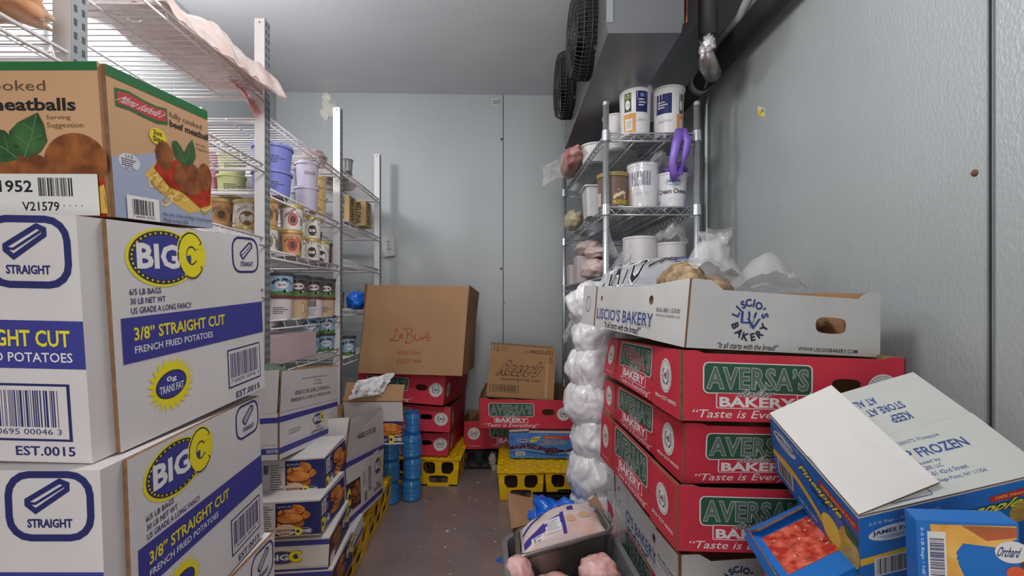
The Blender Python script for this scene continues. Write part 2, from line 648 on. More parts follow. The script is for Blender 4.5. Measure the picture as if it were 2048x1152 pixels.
# measured corners of the cartons: bottom ring then top ring, counter-clockwise from near left
C = {
    'F1': [(-0.8490, 0.5160, 0.8085), (-0.4444, 0.5087, 0.8003), (-0.4374, 0.8464, 0.8239), (-0.8423, 0.8537, 0.8305), (-0.8435, 0.4988, 1.0706), (-0.4465, 0.4915, 1.0621), (-0.4399, 0.8292, 1.0878), (-0.8368, 0.8365, 1.0926)],
    'F2': [(-0.8187, 0.5040, 0.5409), (-0.4240, 0.5054, 0.5391), (-0.4406, 0.8490, 0.5616), (-0.8371, 0.8278, 0.5572), (-0.8177, 0.4920, 0.7983), (-0.4230, 0.4930, 0.7979), (-0.4439, 0.8366, 0.8101), (-0.8361, 0.8154, 0.8146)],
    'F3': [(-0.8300, 0.5300, 0.2750), (-0.4300, 0.5300, 0.2750), (-0.4300, 0.8650, 0.2750), (-0.8300, 0.8650, 0.2750), (-0.8300, 0.5300, 0.5400), (-0.4300, 0.5300, 0.5400), (-0.4300, 0.8650, 0.5550), (-0.8300, 0.8650, 0.5550)],
    'M': [(-0.7655, 0.5441, 1.0734), (-0.4473, 0.5311, 1.0690), (-0.4402, 0.7016, 1.0830), (-0.7584, 0.7146, 1.0881), (-0.7636, 0.5296, 1.2406), (-0.4470, 0.5167, 1.2349), (-0.4390, 0.6871, 1.2499), (-0.7565, 0.7001, 1.2553)],
    'A1': [(0.3677, 1.0037, 0.7259), (0.8489, 1.0159, 0.7129), (0.8320, 1.6778, 0.7062), (0.3401, 1.6656, 0.7351), (0.3693, 1.0053, 0.8748), (0.8536, 1.0174, 0.8565), (0.8367, 1.6793, 0.8493), (0.3633, 1.6672, 0.8524)],
    'A2': [(0.3908, 1.0517, 0.5748), (0.8848, 1.0793, 0.5660), (0.8480, 1.7504, 0.5660), (0.3536, 1.7228, 0.5892), (0.3950, 1.0511, 0.7089), (0.8949, 1.0787, 0.6900), (0.8580, 1.7498, 0.6920), (0.3571, 1.7222, 0.7035)],
    'A3': [(0.3627, 1.0074, 0.4483), (0.8436, 1.0335, 0.4228), (0.8097, 1.6689, 0.4314), (0.3251, 1.6427, 0.4478), (0.3620, 1.0057, 0.5889), (0.8498, 1.0319, 0.5660), (0.8158, 1.6672, 0.5700), (0.3299, 1.6411, 0.6038)],
    'L2': [(0.4166, 1.1472, 0.2215), (0.9003, 1.1815, 0.2312), (0.8548, 1.8133, 0.2609), (0.3726, 1.7790, 0.2528), (0.4140, 1.1400, 0.3700), (0.8978, 1.1743, 0.3800), (0.8524, 1.8061, 0.4098), (0.3674, 1.7718, 0.3993)],
    'A4': [(0.4166, 1.1472, 0.0695), (0.9003, 1.1815, 0.0792), (0.8548, 1.8133, 0.1089), (0.3726, 1.7790, 0.1008), (0.4166, 1.1472, 0.2195), (0.9003, 1.1815, 0.2292), (0.8548, 1.8133, 0.2589), (0.3726, 1.7790, 0.2508)],
    'L1': [(0.3775, 1.0044, 0.8801), (0.8566, 1.0923, 0.8493), (0.7340, 1.7351, 0.8689), (0.2601, 1.6473, 0.9076), (0.3893, 1.0022, 1.0270), (0.8571, 1.0900, 0.9964), (0.7436, 1.7328, 1.0138), (0.2701, 1.6450, 1.0375)],
    'P': [(0.5812, 0.7799, 0.5062), (0.8245, 0.7480, 0.5901), (0.8163, 0.9646, 0.6994), (0.5633, 0.9965, 0.6196), (0.5227, 0.7073, 0.6521), (0.7690, 0.6754, 0.7297), (0.7615, 0.8921, 0.8395), (0.5106, 0.9240, 0.7531)],
    'C1': [(-0.7850, 1.3040, 0.5363), (-0.6249, 1.2991, 0.5461), (-0.6167, 1.7231, 0.5057), (-0.7850, 1.7280, 0.4954), (-0.7850, 1.3161, 0.6608), (-0.6308, 1.3112, 0.6719), (-0.6210, 1.7352, 0.6284), (-0.7850, 1.7401, 0.6199)],
    'Z1': [(-0.7920, 1.3566, 0.4144), (-0.5259, 1.3726, 0.4253), (-0.5364, 1.5813, 0.4246), (-0.7920, 1.5653, 0.4122), (-0.7920, 1.3574, 0.5139), (-0.5291, 1.3734, 0.5276), (-0.5413, 1.5822, 0.5237), (-0.7920, 1.5662, 0.5117)],
    'Z2': [(-0.7920, 1.2794, 0.3326), (-0.5082, 1.2908, 0.3464), (-0.5146, 1.5018, 0.3392), (-0.7920, 1.4904, 0.3269), (-0.7920, 1.2818, 0.4249), (-0.5104, 1.2931, 0.4378), (-0.5177, 1.5041, 0.4317), (-0.7920, 1.4928, 0.4191)],
    'Z3': [(-0.7872, 1.2820, 0.2402), (-0.4935, 1.3060, 0.2441), (-0.5073, 1.5177, 0.2498), (-0.7920, 1.4937, 0.2464), (-0.7879, 1.2795, 0.3247), (-0.4885, 1.3035, 0.3292), (-0.5072, 1.5152, 0.3352), (-0.7920, 1.4912, 0.3309)],
    'H': [(-0.7900, 1.5987, 0.1995), (-0.5340, 1.5953, 0.2177), (-0.5354, 2.0346, 0.1562), (-0.7900, 2.0380, 0.1392), (-0.7900, 1.6281, 0.4119), (-0.5558, 1.6247, 0.4313), (-0.5366, 2.0640, 0.3682), (-0.7900, 2.0674, 0.3515)],
    'LB': [(-0.7646, 2.4213, 0.6234), (-0.2290, 2.3912, 0.6126), (-0.1979, 2.8056, 0.6008), (-0.7283, 2.8357, 0.6151), (-0.7185, 2.4378, 1.0726), (-0.1951, 2.4077, 1.0663), (-0.1793, 2.8221, 1.0430), (-0.7086, 2.8522, 1.0651)],
    'B1': [(-0.7950, 2.5332, 0.4714), (-0.3355, 2.4709, 0.4472), (-0.2701, 3.0191, 0.4043), (-0.7536, 3.0815, 0.4179), (-0.7950, 2.5468, 0.6215), (-0.3217, 2.4845, 0.5986), (-0.2522, 3.0327, 0.5263), (-0.7447, 3.0951, 0.5634)],
    'B2': [(-0.7950, 2.5470, 0.3112), (-0.3075, 2.5185, 0.2940), (-0.2789, 3.0639, 0.2594), (-0.7793, 3.0923, 0.2827), (-0.7950, 2.5542, 0.4592), (-0.3004, 2.5258, 0.4276), (-0.2716, 3.0711, 0.4010), (-0.7722, 3.0995, 0.4281)],
    'B3': [(-0.7950, 2.6122, 0.1515), (-0.3246, 2.5701, 0.1515), (-0.2728, 3.1152, 0.1515), (-0.7726, 3.1200, 0.1515), (-0.7950, 2.6195, 0.2807), (-0.3093, 2.5774, 0.2755), (-0.2695, 3.1200, 0.2469), (-0.7708, 3.1200, 0.2542)],
    'R': [(-0.1194, 2.6389, 0.4644), (0.2562, 2.6450, 0.4382), (0.2478, 2.9148, 0.4281), (-0.1196, 2.9087, 0.4549), (-0.0892, 2.6493, 0.7497), (0.2711, 2.6554, 0.7240), (0.2686, 2.9252, 0.7144), (-0.0989, 2.9191, 0.7412)],
    'RA': [(-0.1465, 2.5772, 0.3026), (0.3511, 2.5659, 0.3002), (0.3645, 3.0657, 0.3025), (-0.1386, 3.0770, 0.3061), (-0.1519, 2.5763, 0.4656), (0.3564, 2.5650, 0.4597), (0.3657, 3.0649, 0.4630), (-0.1375, 3.0762, 0.4667)],
    'BB': [(0.0134, 2.5401, 0.1520), (0.3625, 2.5321, 0.1520), (0.3675, 2.7821, 0.1520), (0.0171, 2.7901, 0.1520), (0.0080, 2.5400, 0.2882), (0.3598, 2.5321, 0.2850), (0.3661, 2.7820, 0.2885), (0.0158, 2.7900, 0.2853)],
    'F4': [(-0.8400, 0.5300, 0.0000), (-0.4400, 0.5300, 0.0000), (-0.4400, 0.8650, 0.0000), (-0.8400, 0.8650, 0.0000), (-0.8400, 0.5300, 0.2730), (-0.4400, 0.5300, 0.2730), (-0.4400, 0.8650, 0.2730), (-0.8400, 0.8650, 0.2730)],
}

# ------------------------------------------------------------------ the room
XL, XR, YF, ZC = -1.53, 0.95, -1.0, 2.38


def yback(x): return 3.19 + 0.03 * (x - 0) / 1.0


mb = MB(); mb.box((XL - .05, YF - .05, -.06), (XR + .05, 3.4, 0), FLOOR)
mb.box((XL, 2.03, 0), (XR, 2.034, 0.0006), TRIM)
struct('floor', mb)
mb = MB(); mb.box((XL - .05, YF - .05, ZC), (XR + .05, 3.4, ZC + .06), CEIL); struct('ceiling', mb)


def wall_panel(mb, a, b, n, m, z1=ZC):
    """one vertical insulated panel from a to b (plan points), with its face towards the room side n"""
    a, b, n = Vector(a), Vector(b), Vector(n).normalized() * 0.06
    p = [a, b, b - n, a - n]
    mb.hexa([(*q, 0) for q in p] + [(*q, z1) for q in p], m)


mb = MB()
wall_panel(mb, (XL - .05, yback(XL - .05)), (-0.032, yback(-.032)), (0.03, -1), WALLB)
wall_panel(mb, (-0.026, yback(-.026)), (XR + .05, yback(XR + .05)), (0.03, -1), WALLB)
mb.box((-0.033, 3.192, 0), (-0.025, 3.25, ZC), SEAM)
struct('wall_back', mb)
mb = MB()
for a, b in ((-1.0, -0.31), (-.304, 0.93), (0.936, 2.17), (2.176, 3.3)):
    wall_panel(mb, (XL, b), (XL, a), (1, 0), WALL)
mb.box((XL - .05, YF, 0), (XL - .004, 3.3, ZC), SEAM)
struct('wall_left', mb)
mb = MB()
for a, b in ((-1.0, -0.31), (-.304, 0.925), (0.937, 2.31), (2.316, 3.3)):
    wall_panel(mb, (XR, a), (XR, b), (-1, 0), WALL)
mb.box((XR + .006, YF, 0), (XR + .05, 3.3, ZC), SEAM)
struct('wall_right', mb)
mb = MB()
mb.box((XR - .004, 0.925, 0), (XR + .01, 0.928, ZC), TRIM)
mb.box((XR - .004, 0.934, 0), (XR + .01, 0.937, ZC), TRIM)
struct('trim_1', mb)
mb = MB()
wall_panel(mb, (XR, YF), (0.42, YF), (0, 1), WALL); wall_panel(mb, (-0.58, YF), (XL, YF), (0, 1), WALL)
mb.box((-0.58, YF - .06, 2.05), (0.42, YF, ZC), WALL)
struct('wall_front', mb)
mb = MB(); mb.box((-0.575, YF - .05, 0.005), (0.415, YF - .01, 2.045), WALL)
mb.box((-0.5, YF - .01, 1.0), (-0.47, YF + .03, 1.2), TRIM)
struct('door_1', mb)
# trim strips and rivets
mb = MB()
mb.box((XR - .012, 2.296, 0), (XR, 2.318, 1.93), TRIM)
struct('trim_2', mb)


def rivet(p, axis, m, label, r=0.009):
    mb = MB()
    R = Matrix.Rotation(PI / 2, 3, 'X') if axis == 'y' else Matrix.Rotation(-PI / 2, 3, 'Y')
    mb.lathe(p, [(0.0005, 0.004), (r * .7, 0.0035), (r, 0.001), (r, -0.001)], m, 14, R)
    tag(mb.build('rivet'), label, 'rivet')


RUST = mat('rusty_plug', (112, 84, 62), 0.6, 0.3, 0.3, 200)
rivet(at(1003, 278, 3.178), 'y', SEAM, 'small dark plug on the back wall seam, uppermost of three', .007)
rivet(at(1002, 537, 3.178), 'y', SEAM, 'small dark plug on the back wall seam, middle one of three', .007)
rivet(at(1008, 604, 3.178), 'y', TRIM, 'pale plug on the back wall beside the seam, lowest of three', .007)
rivet((XR - .001, 0.965, 0.97 + (610 - 346) / 950 * .965), 'x', RUST, 'round rusty plug in the right wall beside the vertical trim', .007)

# sticker, wall tag and taped note
mb = MB(); q = quad(mb, at(1505, 229, 1.75), at(1526, 234, 1.725), at(1527, 217, 1.725), at(1507, 212, 1.75))
c = [Vector((XR - .0012, p[1], p[2])) for p in (at(1505, 229, 1.80), at(1526, 234, 1.755), at(1527, 217, 1.755), at(1507, 212, 1.80))]
q = quad(mb, *c)
mb.hexa([c[0], c[1], c[1] + Vector((.001, 0, 0)), c[0] + Vector((.001, 0, 0)), c[3], c[2], c[2] + Vector((.001, 0, 0)), c[3] + Vector((.001, 0, 0))], ink((224, 224, 210)))
q.rect(.02, .05, .98, .45, YEL); q.rect(.25, .35, .62, .8, YEL); q.barcode(.62, .5, .95, .9, 3, False)
tag(mb.build('price_sticker'), 'small yellow and white sticker on the right wall', 'sticker')
mb = MB(); c = [at(983, 212, 3.185), at(1005, 213, 3.19), at(1005, 198, 3.19), at(983, 197, 3.185)]
b = [p + Vector((0, .002, 0)) for p in c]
mb.hexa([c[0], c[1], b[1], b[0], c[3], c[2], b[2], b[3]], ink((200, 204, 200)))
quad(mb, *c).small_lines(.1, .2, .9, .85, 3, SEAM)
tag(mb.build('wall_tag'), 'small pale tag high on the back wall beside the seam', 'tag')
PAPER = ink((206, 206, 208))
mb = MB(); c = [at(766, 514, 3.13), at(790, 511, 3.13), at(788, 474, 3.13), at(763, 472, 3.13)]
b = [p + Vector((0, .002, 0)) for p in c]
mb.hexa([c[0], c[1], b[1], b[0], c[3], c[2], b[2], b[3]], PAPER)
q = quad(mb, *c)
q.line([(.5, .35), (.5, .75)], .003, DGREY); q.line([(.3, .75), (.7, .75)], .003, DGREY); q.line([(.3, .35), (.7, .35)], .003, DGREY)
tag(mb.build('paper_note'), 'small white paper note taped beside the rear shelf post', 'note')

# frost and foam sealant in the corner over the second post
FOAM = mat('expanding_foam', (224, 224, 212), 0.9, 0, 0.08, 40, 0.6, 60)
mb = MB()
for i in range(9):
    rr = random.Random(i)
    mb.blob(at(662 + rr.uniform(-18, 16), 196 + rr.uniform(-6, 36), 3.16), (.025 + rr.random() * .02, .018, .03 + rr.random() * .03), FOAM, i, .5, 3, 12, 8)
tag(mb.build('foam_sealant'), 'pale lumpy foam sealant under the ceiling on the back wall', 'foam')

# ------------------------------------------------------------------ evaporator unit
EVAP = mat('evaporator_sheet', (122, 124, 127), 0.38, 0.6, 0.08, 3, 0.03, 40, 0.5)
ev = thing('evaporator_unit', 'grey ceiling-hung evaporator cooler with two black fans', 'evaporator', (0.45, 2.1, 1.88))
zb = 0.97 + 545 / 950 * 1.6
a0, a1, b0, b1 = 0.334, 0.585, 0.322, 0.57
mb = MB()
mb.hexa([(a0, 1.6, zb + .03), (a1 + .01, 1.6, zb + .03), (b1 + .01, 2.66, zb + .03), (b0, 2.66, zb + .03), (a0, 1.6, ZC - .02), (a1 + .01, 1.6, ZC - .02), (b1 + .01, 2.66, ZC - .02), (b0, 2.66, ZC - .02)], EVAP)
mb.box((a0 - .002, 1.592, zb + .03), (a0 + .02, 1.60, ZC - .03), TRIM)
mb.box((a0 + .02, 1.594, zb + .125), (a1 + .006, 1.60, zb + .131), SEAM)
mb.build('housing', ev)
mb = MB()
mb.hexa([(a0 + .004, 1.596, zb - .005), (a1, 1.598, zb - .002), (b1, 2.66, zb - .04), (b0, 2.66, zb - .045), (a0 - .004, 1.594, zb + .035), (a1 + .004, 1.596, zb + .035), (b1, 2.67, zb + .03), (b0 - .004, 2.67, zb + .03)], EVAP)
mb.build('drain_pan', ev)
for (yc, zc, r) in ((1.885, 2.035, .158), (2.38, 2.066, .155)):
    xf = .335 - (yc - 1.6) * .011
    f = MB()
    for (rr, dx) in ((r, 0), (r * 1.01, -.02), (r, -.05), (r * .93, -.075), (r * .78, -.083), (r * .62, -.086), (r * .46, -.087), (r * .3, -.087)):
        f.tube([(xf + dx, yc + rr * math.cos(t), zc + rr * math.sin(t)) for t in [2 * PI * k / 36 for k in range(36)]], .0026, FANBLACK, 5, closed=True)
    for k in range(60):
        t = 2 * PI * k / 60
        f.tube([(xf + dx, yc + rr * math.cos(t), zc + rr * math.sin(t)) for (rr, dx) in ((r, .0), (r * 1.01, -.05), (r * .93, -.078), (r * .5, -.087), (r * .2, -.087))], .0017, FANBLACK, 4)
    f.lathe((xf - .086, yc, zc), [(0.001, .006), (r * .2, .005), (r * .2, 0)], FANBLACK, 20, Matrix.Rotation(-PI / 2, 3, 'Y'))
    g = f.build('fan_guard', ev)
    f = MB()
    f.lathe((xf - .002, yc, zc), [(0.001, .0), (r * .97, .0), (r * .97, .04), (r * .99, .04), (r * .99, 0)], DARK, 28, Matrix.Rotation(-PI / 2, 3, 'Y'))
    for k in range(4):
        t = PI / 2 * k + .4
        e1 = Vector((0, math.cos(t), math.sin(t))); e2 = Vector((0, -math.sin(t), math.cos(t)))
        c0 = Vector((xf - .045, yc, zc))
        f.grid(lambda u, v: c0 + e1 * (.03 + (r * .85 - .03) * u) + e2 * (v - .5) * (.05 + .05 * u) + Vector(((v - .5) * .03, 0, 0)), 4, 3, FANBLACK)
    f.lathe((xf - .03, yc, zc), [(.001, .03), (.03, .028), (.03, -.02)], FANBLACK, 16, Matrix.Rotation(-PI / 2, 3, 'Y'))
    f.build('fan_blades', ev)
    for t in (.8, 2.4, 3.9, 5.5):
        f = MB()
        f.box((xf - .012, yc + r * 1.03 * math.cos(t) - .008, zc + r * 1.03 * math.sin(t) - .008), (xf + .001, yc + r * 1.03 * math.cos(t) + .008, zc + r * 1.03 * math.sin(t) + .008), FANBLACK)
        f.build('fan_clip', ev)

# ------------------------------------------------------------------ pipes on the right wall
mb = MB()
mb.tube([(.885, .25, 1.985), (.885, 1.2, 1.985), (.885, 2.16, 1.985)], .043, DUCT, 20)
mb.tube([(.885, 2.20, 1.985), (.87, 2.6, 1.985), (.80, 3.0, 1.985)], .040, DUCT, 18)
pi = tag(mb.build('insulated_pipe'), 'thick black insulated pipe running along the right wall', 'pipe')
mb = MB()
mb.tube([(.885, 2.158, 1.985), (.885, 2.202, 1.985)], .046, mat('pipe_collar', (170, 172, 174), .4), 20)
mb.build('collar', pi)
mb = MB()
mb.tube([(.93, 2.2, 1.95), (.93, 2.22, 1.90), (.93, 2.22, 1.0), (.93, 2.22, 0.0)], .011, TRIM, 10)
tag(mb.build('conduit'), 'thin metal conduit dropping down the right wall from the pipe collar', 'conduit')
mb = MB()
vp = Vector((.722, 1.72, 0))
mb.tube([vp + Vector((0, 0, 2.38)), vp + Vector((.003, 0, 2.1)), vp + Vector((.004, 0, 1.945))], .033, DUCT, 18)
dp = tag(mb.build('drain_pipe'), 'black insulated drain pipe hanging beside the evaporator with a torn end', 'pipe')
mb = MB()
mb.tube([vp + Vector((.003, 0, 1.95)), vp + Vector((-.002, 0, 1.905)), vp + Vector((.0, .006, 1.87)), vp + Vector((.02, .03, 1.852)), vp + Vector((.06, .09, 1.85))], [.026, .028, .031, .033, .031], STEEL, 14)
mb.build('elbow', dp, 'bare metal elbow')
mb = MB()
FOIL = mat('torn_foil', (214, 212, 212), .3, .3, .1, 50, .8, 60)
mb.blob(vp + Vector((-.006, -.028, 1.905)), (.022, .012, .026), FOIL, 4, .7, 3, 16, 12)
mb.blob(vp + Vector((-.022, -.014, 1.885)), (.012, .012, .03), FOIL, 9, .7, 3, 12, 10)
mb.build('torn_foil', dp, 'crumpled white foil')
mb = MB()
mb.tube([(.66, 1.74, 2.38), (.657, 1.74, 2.1), (.652, 1.73, 2.03), (.647, 1.72, 1.99)], .007, mat('copper', (168, 106, 74), .35, .8), 10)
tag(mb.build('copper_tube'), 'thin copper tube end beside the evaporator', 'tube')
mb = MB()
mb.tube([(.90, 1.55, 2.38), (.895, 1.66, 2.16), (.88, 1.80, 2.06), (.86, 1.95, 2.045)], .016, mat('pvc_white', (176, 178, 180), .4), 12)
tag(mb.build('pvc_pipe'), 'pale plastic pipe slanting from the ceiling to the right wall', 'pipe')
mb = MB()
mb.tube([(.80, 1.86, 2.38), (.80, 1.86, 1.9), (.81, 1.95, 1.86)], .005, TRIM, 8)
tag(mb.build('thin_tube'), 'thin grey vertical tube behind the black drain pipe', 'tube')

# ------------------------------------------------------------------ white wall shelving on the left
XP = -0.80
PY = (0.17, 0.87, 1.565, 2.27, 2.97)
sh = thing('wire_shelving', 'white wire shelving with slotted grey uprights along the left wall', 'shelving', (-1.15, 1.57, 0))
for k, y in enumerate(PY):
    for x in (XP, -1.46):
        mb = MB()
        mb.box((x - .034, y, 0), (x - .001, y + .036, 1.915), POSTW)
        mb.box((x - .001, y + .0005, 0), (x, y + .0355, 1.915), POSTG)
        if x == XP:
            q = quad(mb, (x, y, 0), (x, y + .036, 0), (x, y + .036, 1.915), (x, y, 1.915))
            for j in range(75):
                z = (.02 + j * .0253) / 1.915
                q.rect(.18, z, .36, z + .0068, SEAM, 1, 1, 1); q.rect(.64, z, .82, z + .0068, SEAM, 1, 1, 1)
            mb.tube([(x - .017, y - .0005, 1.902), (x - .017, y + .002, 1.902)], .003, SEAM, 8)
        mb.build('post', sh)
LEV = ((1.43,), (1.664, 1.431, 1.19, 1.02, .72, .42), (1.60, 1.36, 1.155, .914, .76, .42), (1.63, 1.39, 1.19, .946, .705, .4))
for b in range(4):
    y0, y1 = PY[b] + .038, PY[b + 1] - .002
    for z in LEV[b]:
        mb = MB()
        mb.tube([(XP - .006, y0, z + .002), (XP - .006, y1, z + .002)], .0035, WWIRE, 6)
        mb.tube([(XP + .002, y0, z - .026), (XP + .002, y1, z - .026)], .0032, WWIRE, 6)
        for x in (-.95, -1.12, -1.29, -1.44):
            mb.tube([(x, y0, z - .004), (x, y1, z - .004)], .003, WWIRE, 6)
        n = int((y1 - y0) / .0255)
        for i in range(n + 1):
            y = y0 + .004 + (y1 - y0 - .008) * i / n
            mb.tube([(XP + .002, y, z - .026), (XP - .006, y, z), (-1.44, y, z)], .0019, WWIRE, 4) if i % 4 == 0 else mb.tube([(XP - .006, y, z), (-1.44, y, z)], .0019, WWIRE, 4)
        mb.tube([(XP - .02, y0 - .001, z - .014), (-1.44, y0 - .001, z - .014)], .006, WWIRE, 6)
        mb.tube([(XP - .02, y1 + .001, z - .014), (-1.44, y1 + .001, z - .014)], .006, WWIRE, 6)
        mb.build('wire_shelf', sh)

# ------------------------------------------------------------------ chrome rack at the back right
RY0, RY1 = 1.95, 2.95
P4 = [Vector((.404, RY0, 0)), Vector((.777, RY0, 0)), Vector((.352, RY1, 0)), Vector((.725, RY1, 0))]
rk = thing('chrome_rack', 'chrome wire rack with round posts against the right wall', 'rack', (.56, 2.45, 0))
for p in P4:
    mb = MB()
    ztop = 1.80
    mb.tube([p, p + Vector((0, 0, ztop))], .0125, CHROME, 14)
    z = .1
    while z < ztop - .02:
        mb.lathe(p + Vector((0, 0, z)), [(.0127, 0), (.0118, .001), (.0127, .002)], SEAM, 14); z += .051
    mb.lathe(p + Vector((0, 0, ztop)), [(.0132, -.012), (.0132, .002), (.009, .006), (.0005, .006)], CHROME, 14)
    mb.build('post', rk)
for z in (1.675, 1.372, 1.085, .79, .50, .21):
    mb = MB()
    for p in P4:
        mb.lathe(p + Vector((0, 0, z - .035)), [(.0135, 0), (.0185, .002), (.0165, .045), (.0135, .046)], CHROME, 14)
    for (a, b) in ((0, 1), (2, 3), (0, 2), (1, 3)):
        A, B = P4[a], P4[b]
        for dz in (0.0, -.032):
            mb.tube([A + Vector((0, 0, z + dz)), B + Vector((0, 0, z + dz))], .0036, CHROME, 6)
        n = 14 if (a, b) in ((0, 1), (2, 3)) else 40
        mb.tube([A.lerp(B, (i + .5) / n) + Vector((0, 0, z - (.029 if i % 2 else .003))) for i in range(n)], .0022, CHROME, 5)
    for u in (.33, .67):
        A, B = P4[0].lerp(P4[1], u), P4[2].lerp(P4[3], u)
        for dz in (-.005, -.03): mb.tube([A + Vector((0, 0, z + dz)), B + Vector((0, 0, z + dz))], .003, CHROME, 6)
        mb.tube([A.lerp(B, (i + .5) / 40) + Vector((0, 0, z - (.028 if i % 2 else .007))) for i in range(40)], .002, CHROME, 4)
    for i in range(46):
        t = (i + .5) / 46
        mb.tube([P4[0].lerp(P4[2], t) + Vector((0, 0, z + .003)), P4[1].lerp(P4[3], t) + Vector((0, 0, z + .003))], .0019, CHROME, 4)
    mb.build('wire_shelf', rk)


def lerp4(c, u, v, w):
    c = [Vector(x) for x in c]
    b = c[0] * ((1 - u) * (1 - v)) + c[1] * (u * (1 - v)) + c[2] * (u * v) + c[3] * ((1 - u) * v)
    t = c[4] * ((1 - u) * (1 - v)) + c[5] * (u * (1 - v)) + c[6] * (u * v) + c[7] * ((1 - u) * v)
    return b * (1 - w) + t * w


def bigc(s, u0, v0, u1, v1, lay=1, ringc=YEL):
    """round blue badge with BIG and a large yellow C"""
    U = lambda a: u0 + (u1 - u0) * a
    V = lambda b: v0 + (v1 - v0) * b
    w, h = u1 - u0, v1 - v0
    if ringc: s.ell(U(.43), V(.5), .43 * w, .5 * h, ringc, lay, 40)
    s.ell(U(.44), V(.505), .405 * w, .46 * h, DGREY, lay + 1, 40)
    s.ell(U(.44), V(.505), .355 * w, .385 * h, BIGBLUE, lay + 2, 36)
    for k in range(30):
        a = math.radians(35 + k * 290 / 29)
        s.ell(U(.44 + .377 * math.cos(a)), V(.505 + .42 * math.sin(a)), .012 * abs(w), .02 * abs(h), YEL, lay + 3, 6)
    s.text('BIG', U(.13), V(.33), U(.62), V(.72), OFFW, lay + 3, .035)
    # the C
    if ringc: s.ell(U(.80), V(.57), .21 * w, .45 * h, ringc, lay + 2, 30)
    s.ring(U(.80), V(.56), .195 * w, .435 * h, .66, DGREY, lay + 3, 26, math.radians(34), math.radians(326))
    s.ring(U(.80), V(.56), .178 * w, .405 * h, .56, YEL, lay + 4, 26, math.radians(38), math.radians(322))
    s.rect(U(.88), V(.69), U(.985), V(.76), YEL, lay + 4, 1, 1)
    s.rect(U(.88), V(.36), U(.985), V(.43), YEL, lay + 4, 1, 1)


def fry(s, u0, v0, u1, v1, m, w):
    U = lambda a: u0 + (u1 - u0) * a
    V = lambda b: v0 + (v1 - v0) * b
    s.line([(U(0), V(.22)), (U(.2), V(0)), (U(1), V(.72)), (U(1), V(.9)), (U(.82), V(1)), (U(0), V(.36))], w, m, 1, True)
    s.line([(U(.06), V(.27)), (U(.2), V(.25)), (U(.92), V(.84))], w * .5, m, 1)


FRYW = mat('fries_carton_board', (208, 203, 203), .6, 0, .05, 8, .22, 14)


def fries(c, label, seed=0):
    r = thing('fries_carton', label, 'carton', base_of(c), 'stacked frozen potato cartons')
    mb = MB()
    carton(mb, c, FRYW)
    s = bface(mb, c, 'front')
    s.rect(0, .387, 1, .582, BIGBLUE, 1, 6, 2)
    s.rrect(.757, .725, .972, .985, .022, .0075, NAVY, 1)
    fry(s, .806, .835, .912, .958, NAVY, .0055)
    s.text('STRAIGHT', .805, .768, .922, .802, NAVY, 1, .03)
    s.text('3/8” STRAIGHT CUT', .55, .478, .962, .542, YEL, 2, .02)
    s.text('FRENCH FRIED POTATOES', .55, .414, .966, .452, OFFW, 2, .01)
    bigc(s, .06, .70, .40, .985)
    s.rect(.69, .088, .952, .325, NAVY, 1, 2, 2)
    s.rect(.696, .098, .944, .315, FRYW, 2, 2, 2)
    s.barcode(.692, .098, .942, .315, 5 + seed, False, 2, NAVY, digits='7 60695 00046 3')
    s.text('EST.0015', .797, .028, .956, .066, NAVY, 1, .015)
    mb.build('body', r)
    mb = MB()
    q = bface(mb, c, 'right')
    panel(mb, q, FRYW, FRYW, t=.005, lay0=.0055, urange=(.088, 1.0), edge=KRAFTD, n=5)
    s = Surf(mb, lambda u, v, o: q.fn(u, v, o + .0055), q.W, q.H)
    s.rect(.12, .375, 1.0, .577, BIGBLUE, 1, 7, 2)
    bigc(s, .152, .705, .565, .985)
    s.text('6/5 LB BAGS', .162, .676, .308, .703, NAVY, 1, .01)
    s.text('30 LB NET WT', .164, .634, .328, .661, NAVY, 1, .01)
    s.text('US GRADE A LONG FANCY', .165, .591, .468, .619, NAVY, 1, .01)
    s.text('3/8” STRAIGHT CUT', .172, .472, .682, .528, YEL, 2, .02)
    s.text('FRENCH FRIED POTATOES', .171, .413, .592, .445, OFFW, 2, .01)
    s.rrect(.767, .775, .982, .985, .018, .0035, NAVY, 1)
    fry(s, .83, .855, .93, .96, NAVY, .0028)
    s.text('STRAIGHT', .828, .81, .934, .838, NAVY, 1, .02)
    pts = []
    for k in range(44):
        a = 2 * PI * k / 44
        rr = 1 if k % 2 else .74
        pts.append((.335 + .125 * rr * math.cos(a), .225 + .135 * rr * math.sin(a)))
    cen = (.335, .225)
    for k in range(44): s.poly([cen, pts[k], pts[(k + 1) % 44]], YEL, 1)
    s.ell(cen[0], cen[1], .082, .068, DGREY, 2, 28, .12)
    s.ell(cen[0], cen[1], .075, .060, BIGBLUE, 3, 28, .12)
    s.text('0g', .31, .235, .36, .266, OFFW, 4, .02)
    s.text('TRANS FAT', .272, .19, .398, .225, OFFW, 4, .015)
    s.rect(.69, .085, .962, .315, NAVY, 1, 2, 2)
    s.rect(.697, .094, .955, .306, FRYW, 2, 2, 2)
    s.barcode(.69, .094, .96, .306, 11 + seed, False, 2, NAVY, digits='7 60695 00046 3')
    s.text('EST.0015', .745, .014, .946, .05, NAVY, 1, .015)
    mb.build('side_panel', r)
    mb = MB()
    q = bface(mb, c, 'top')
    panel(mb, q, FRYW, KRAFT, t=.003, lay0=.0006, edge=FRYW, urange=(0.5, 1.0), n=4)
    mb.build('top_flap', r)
    return r


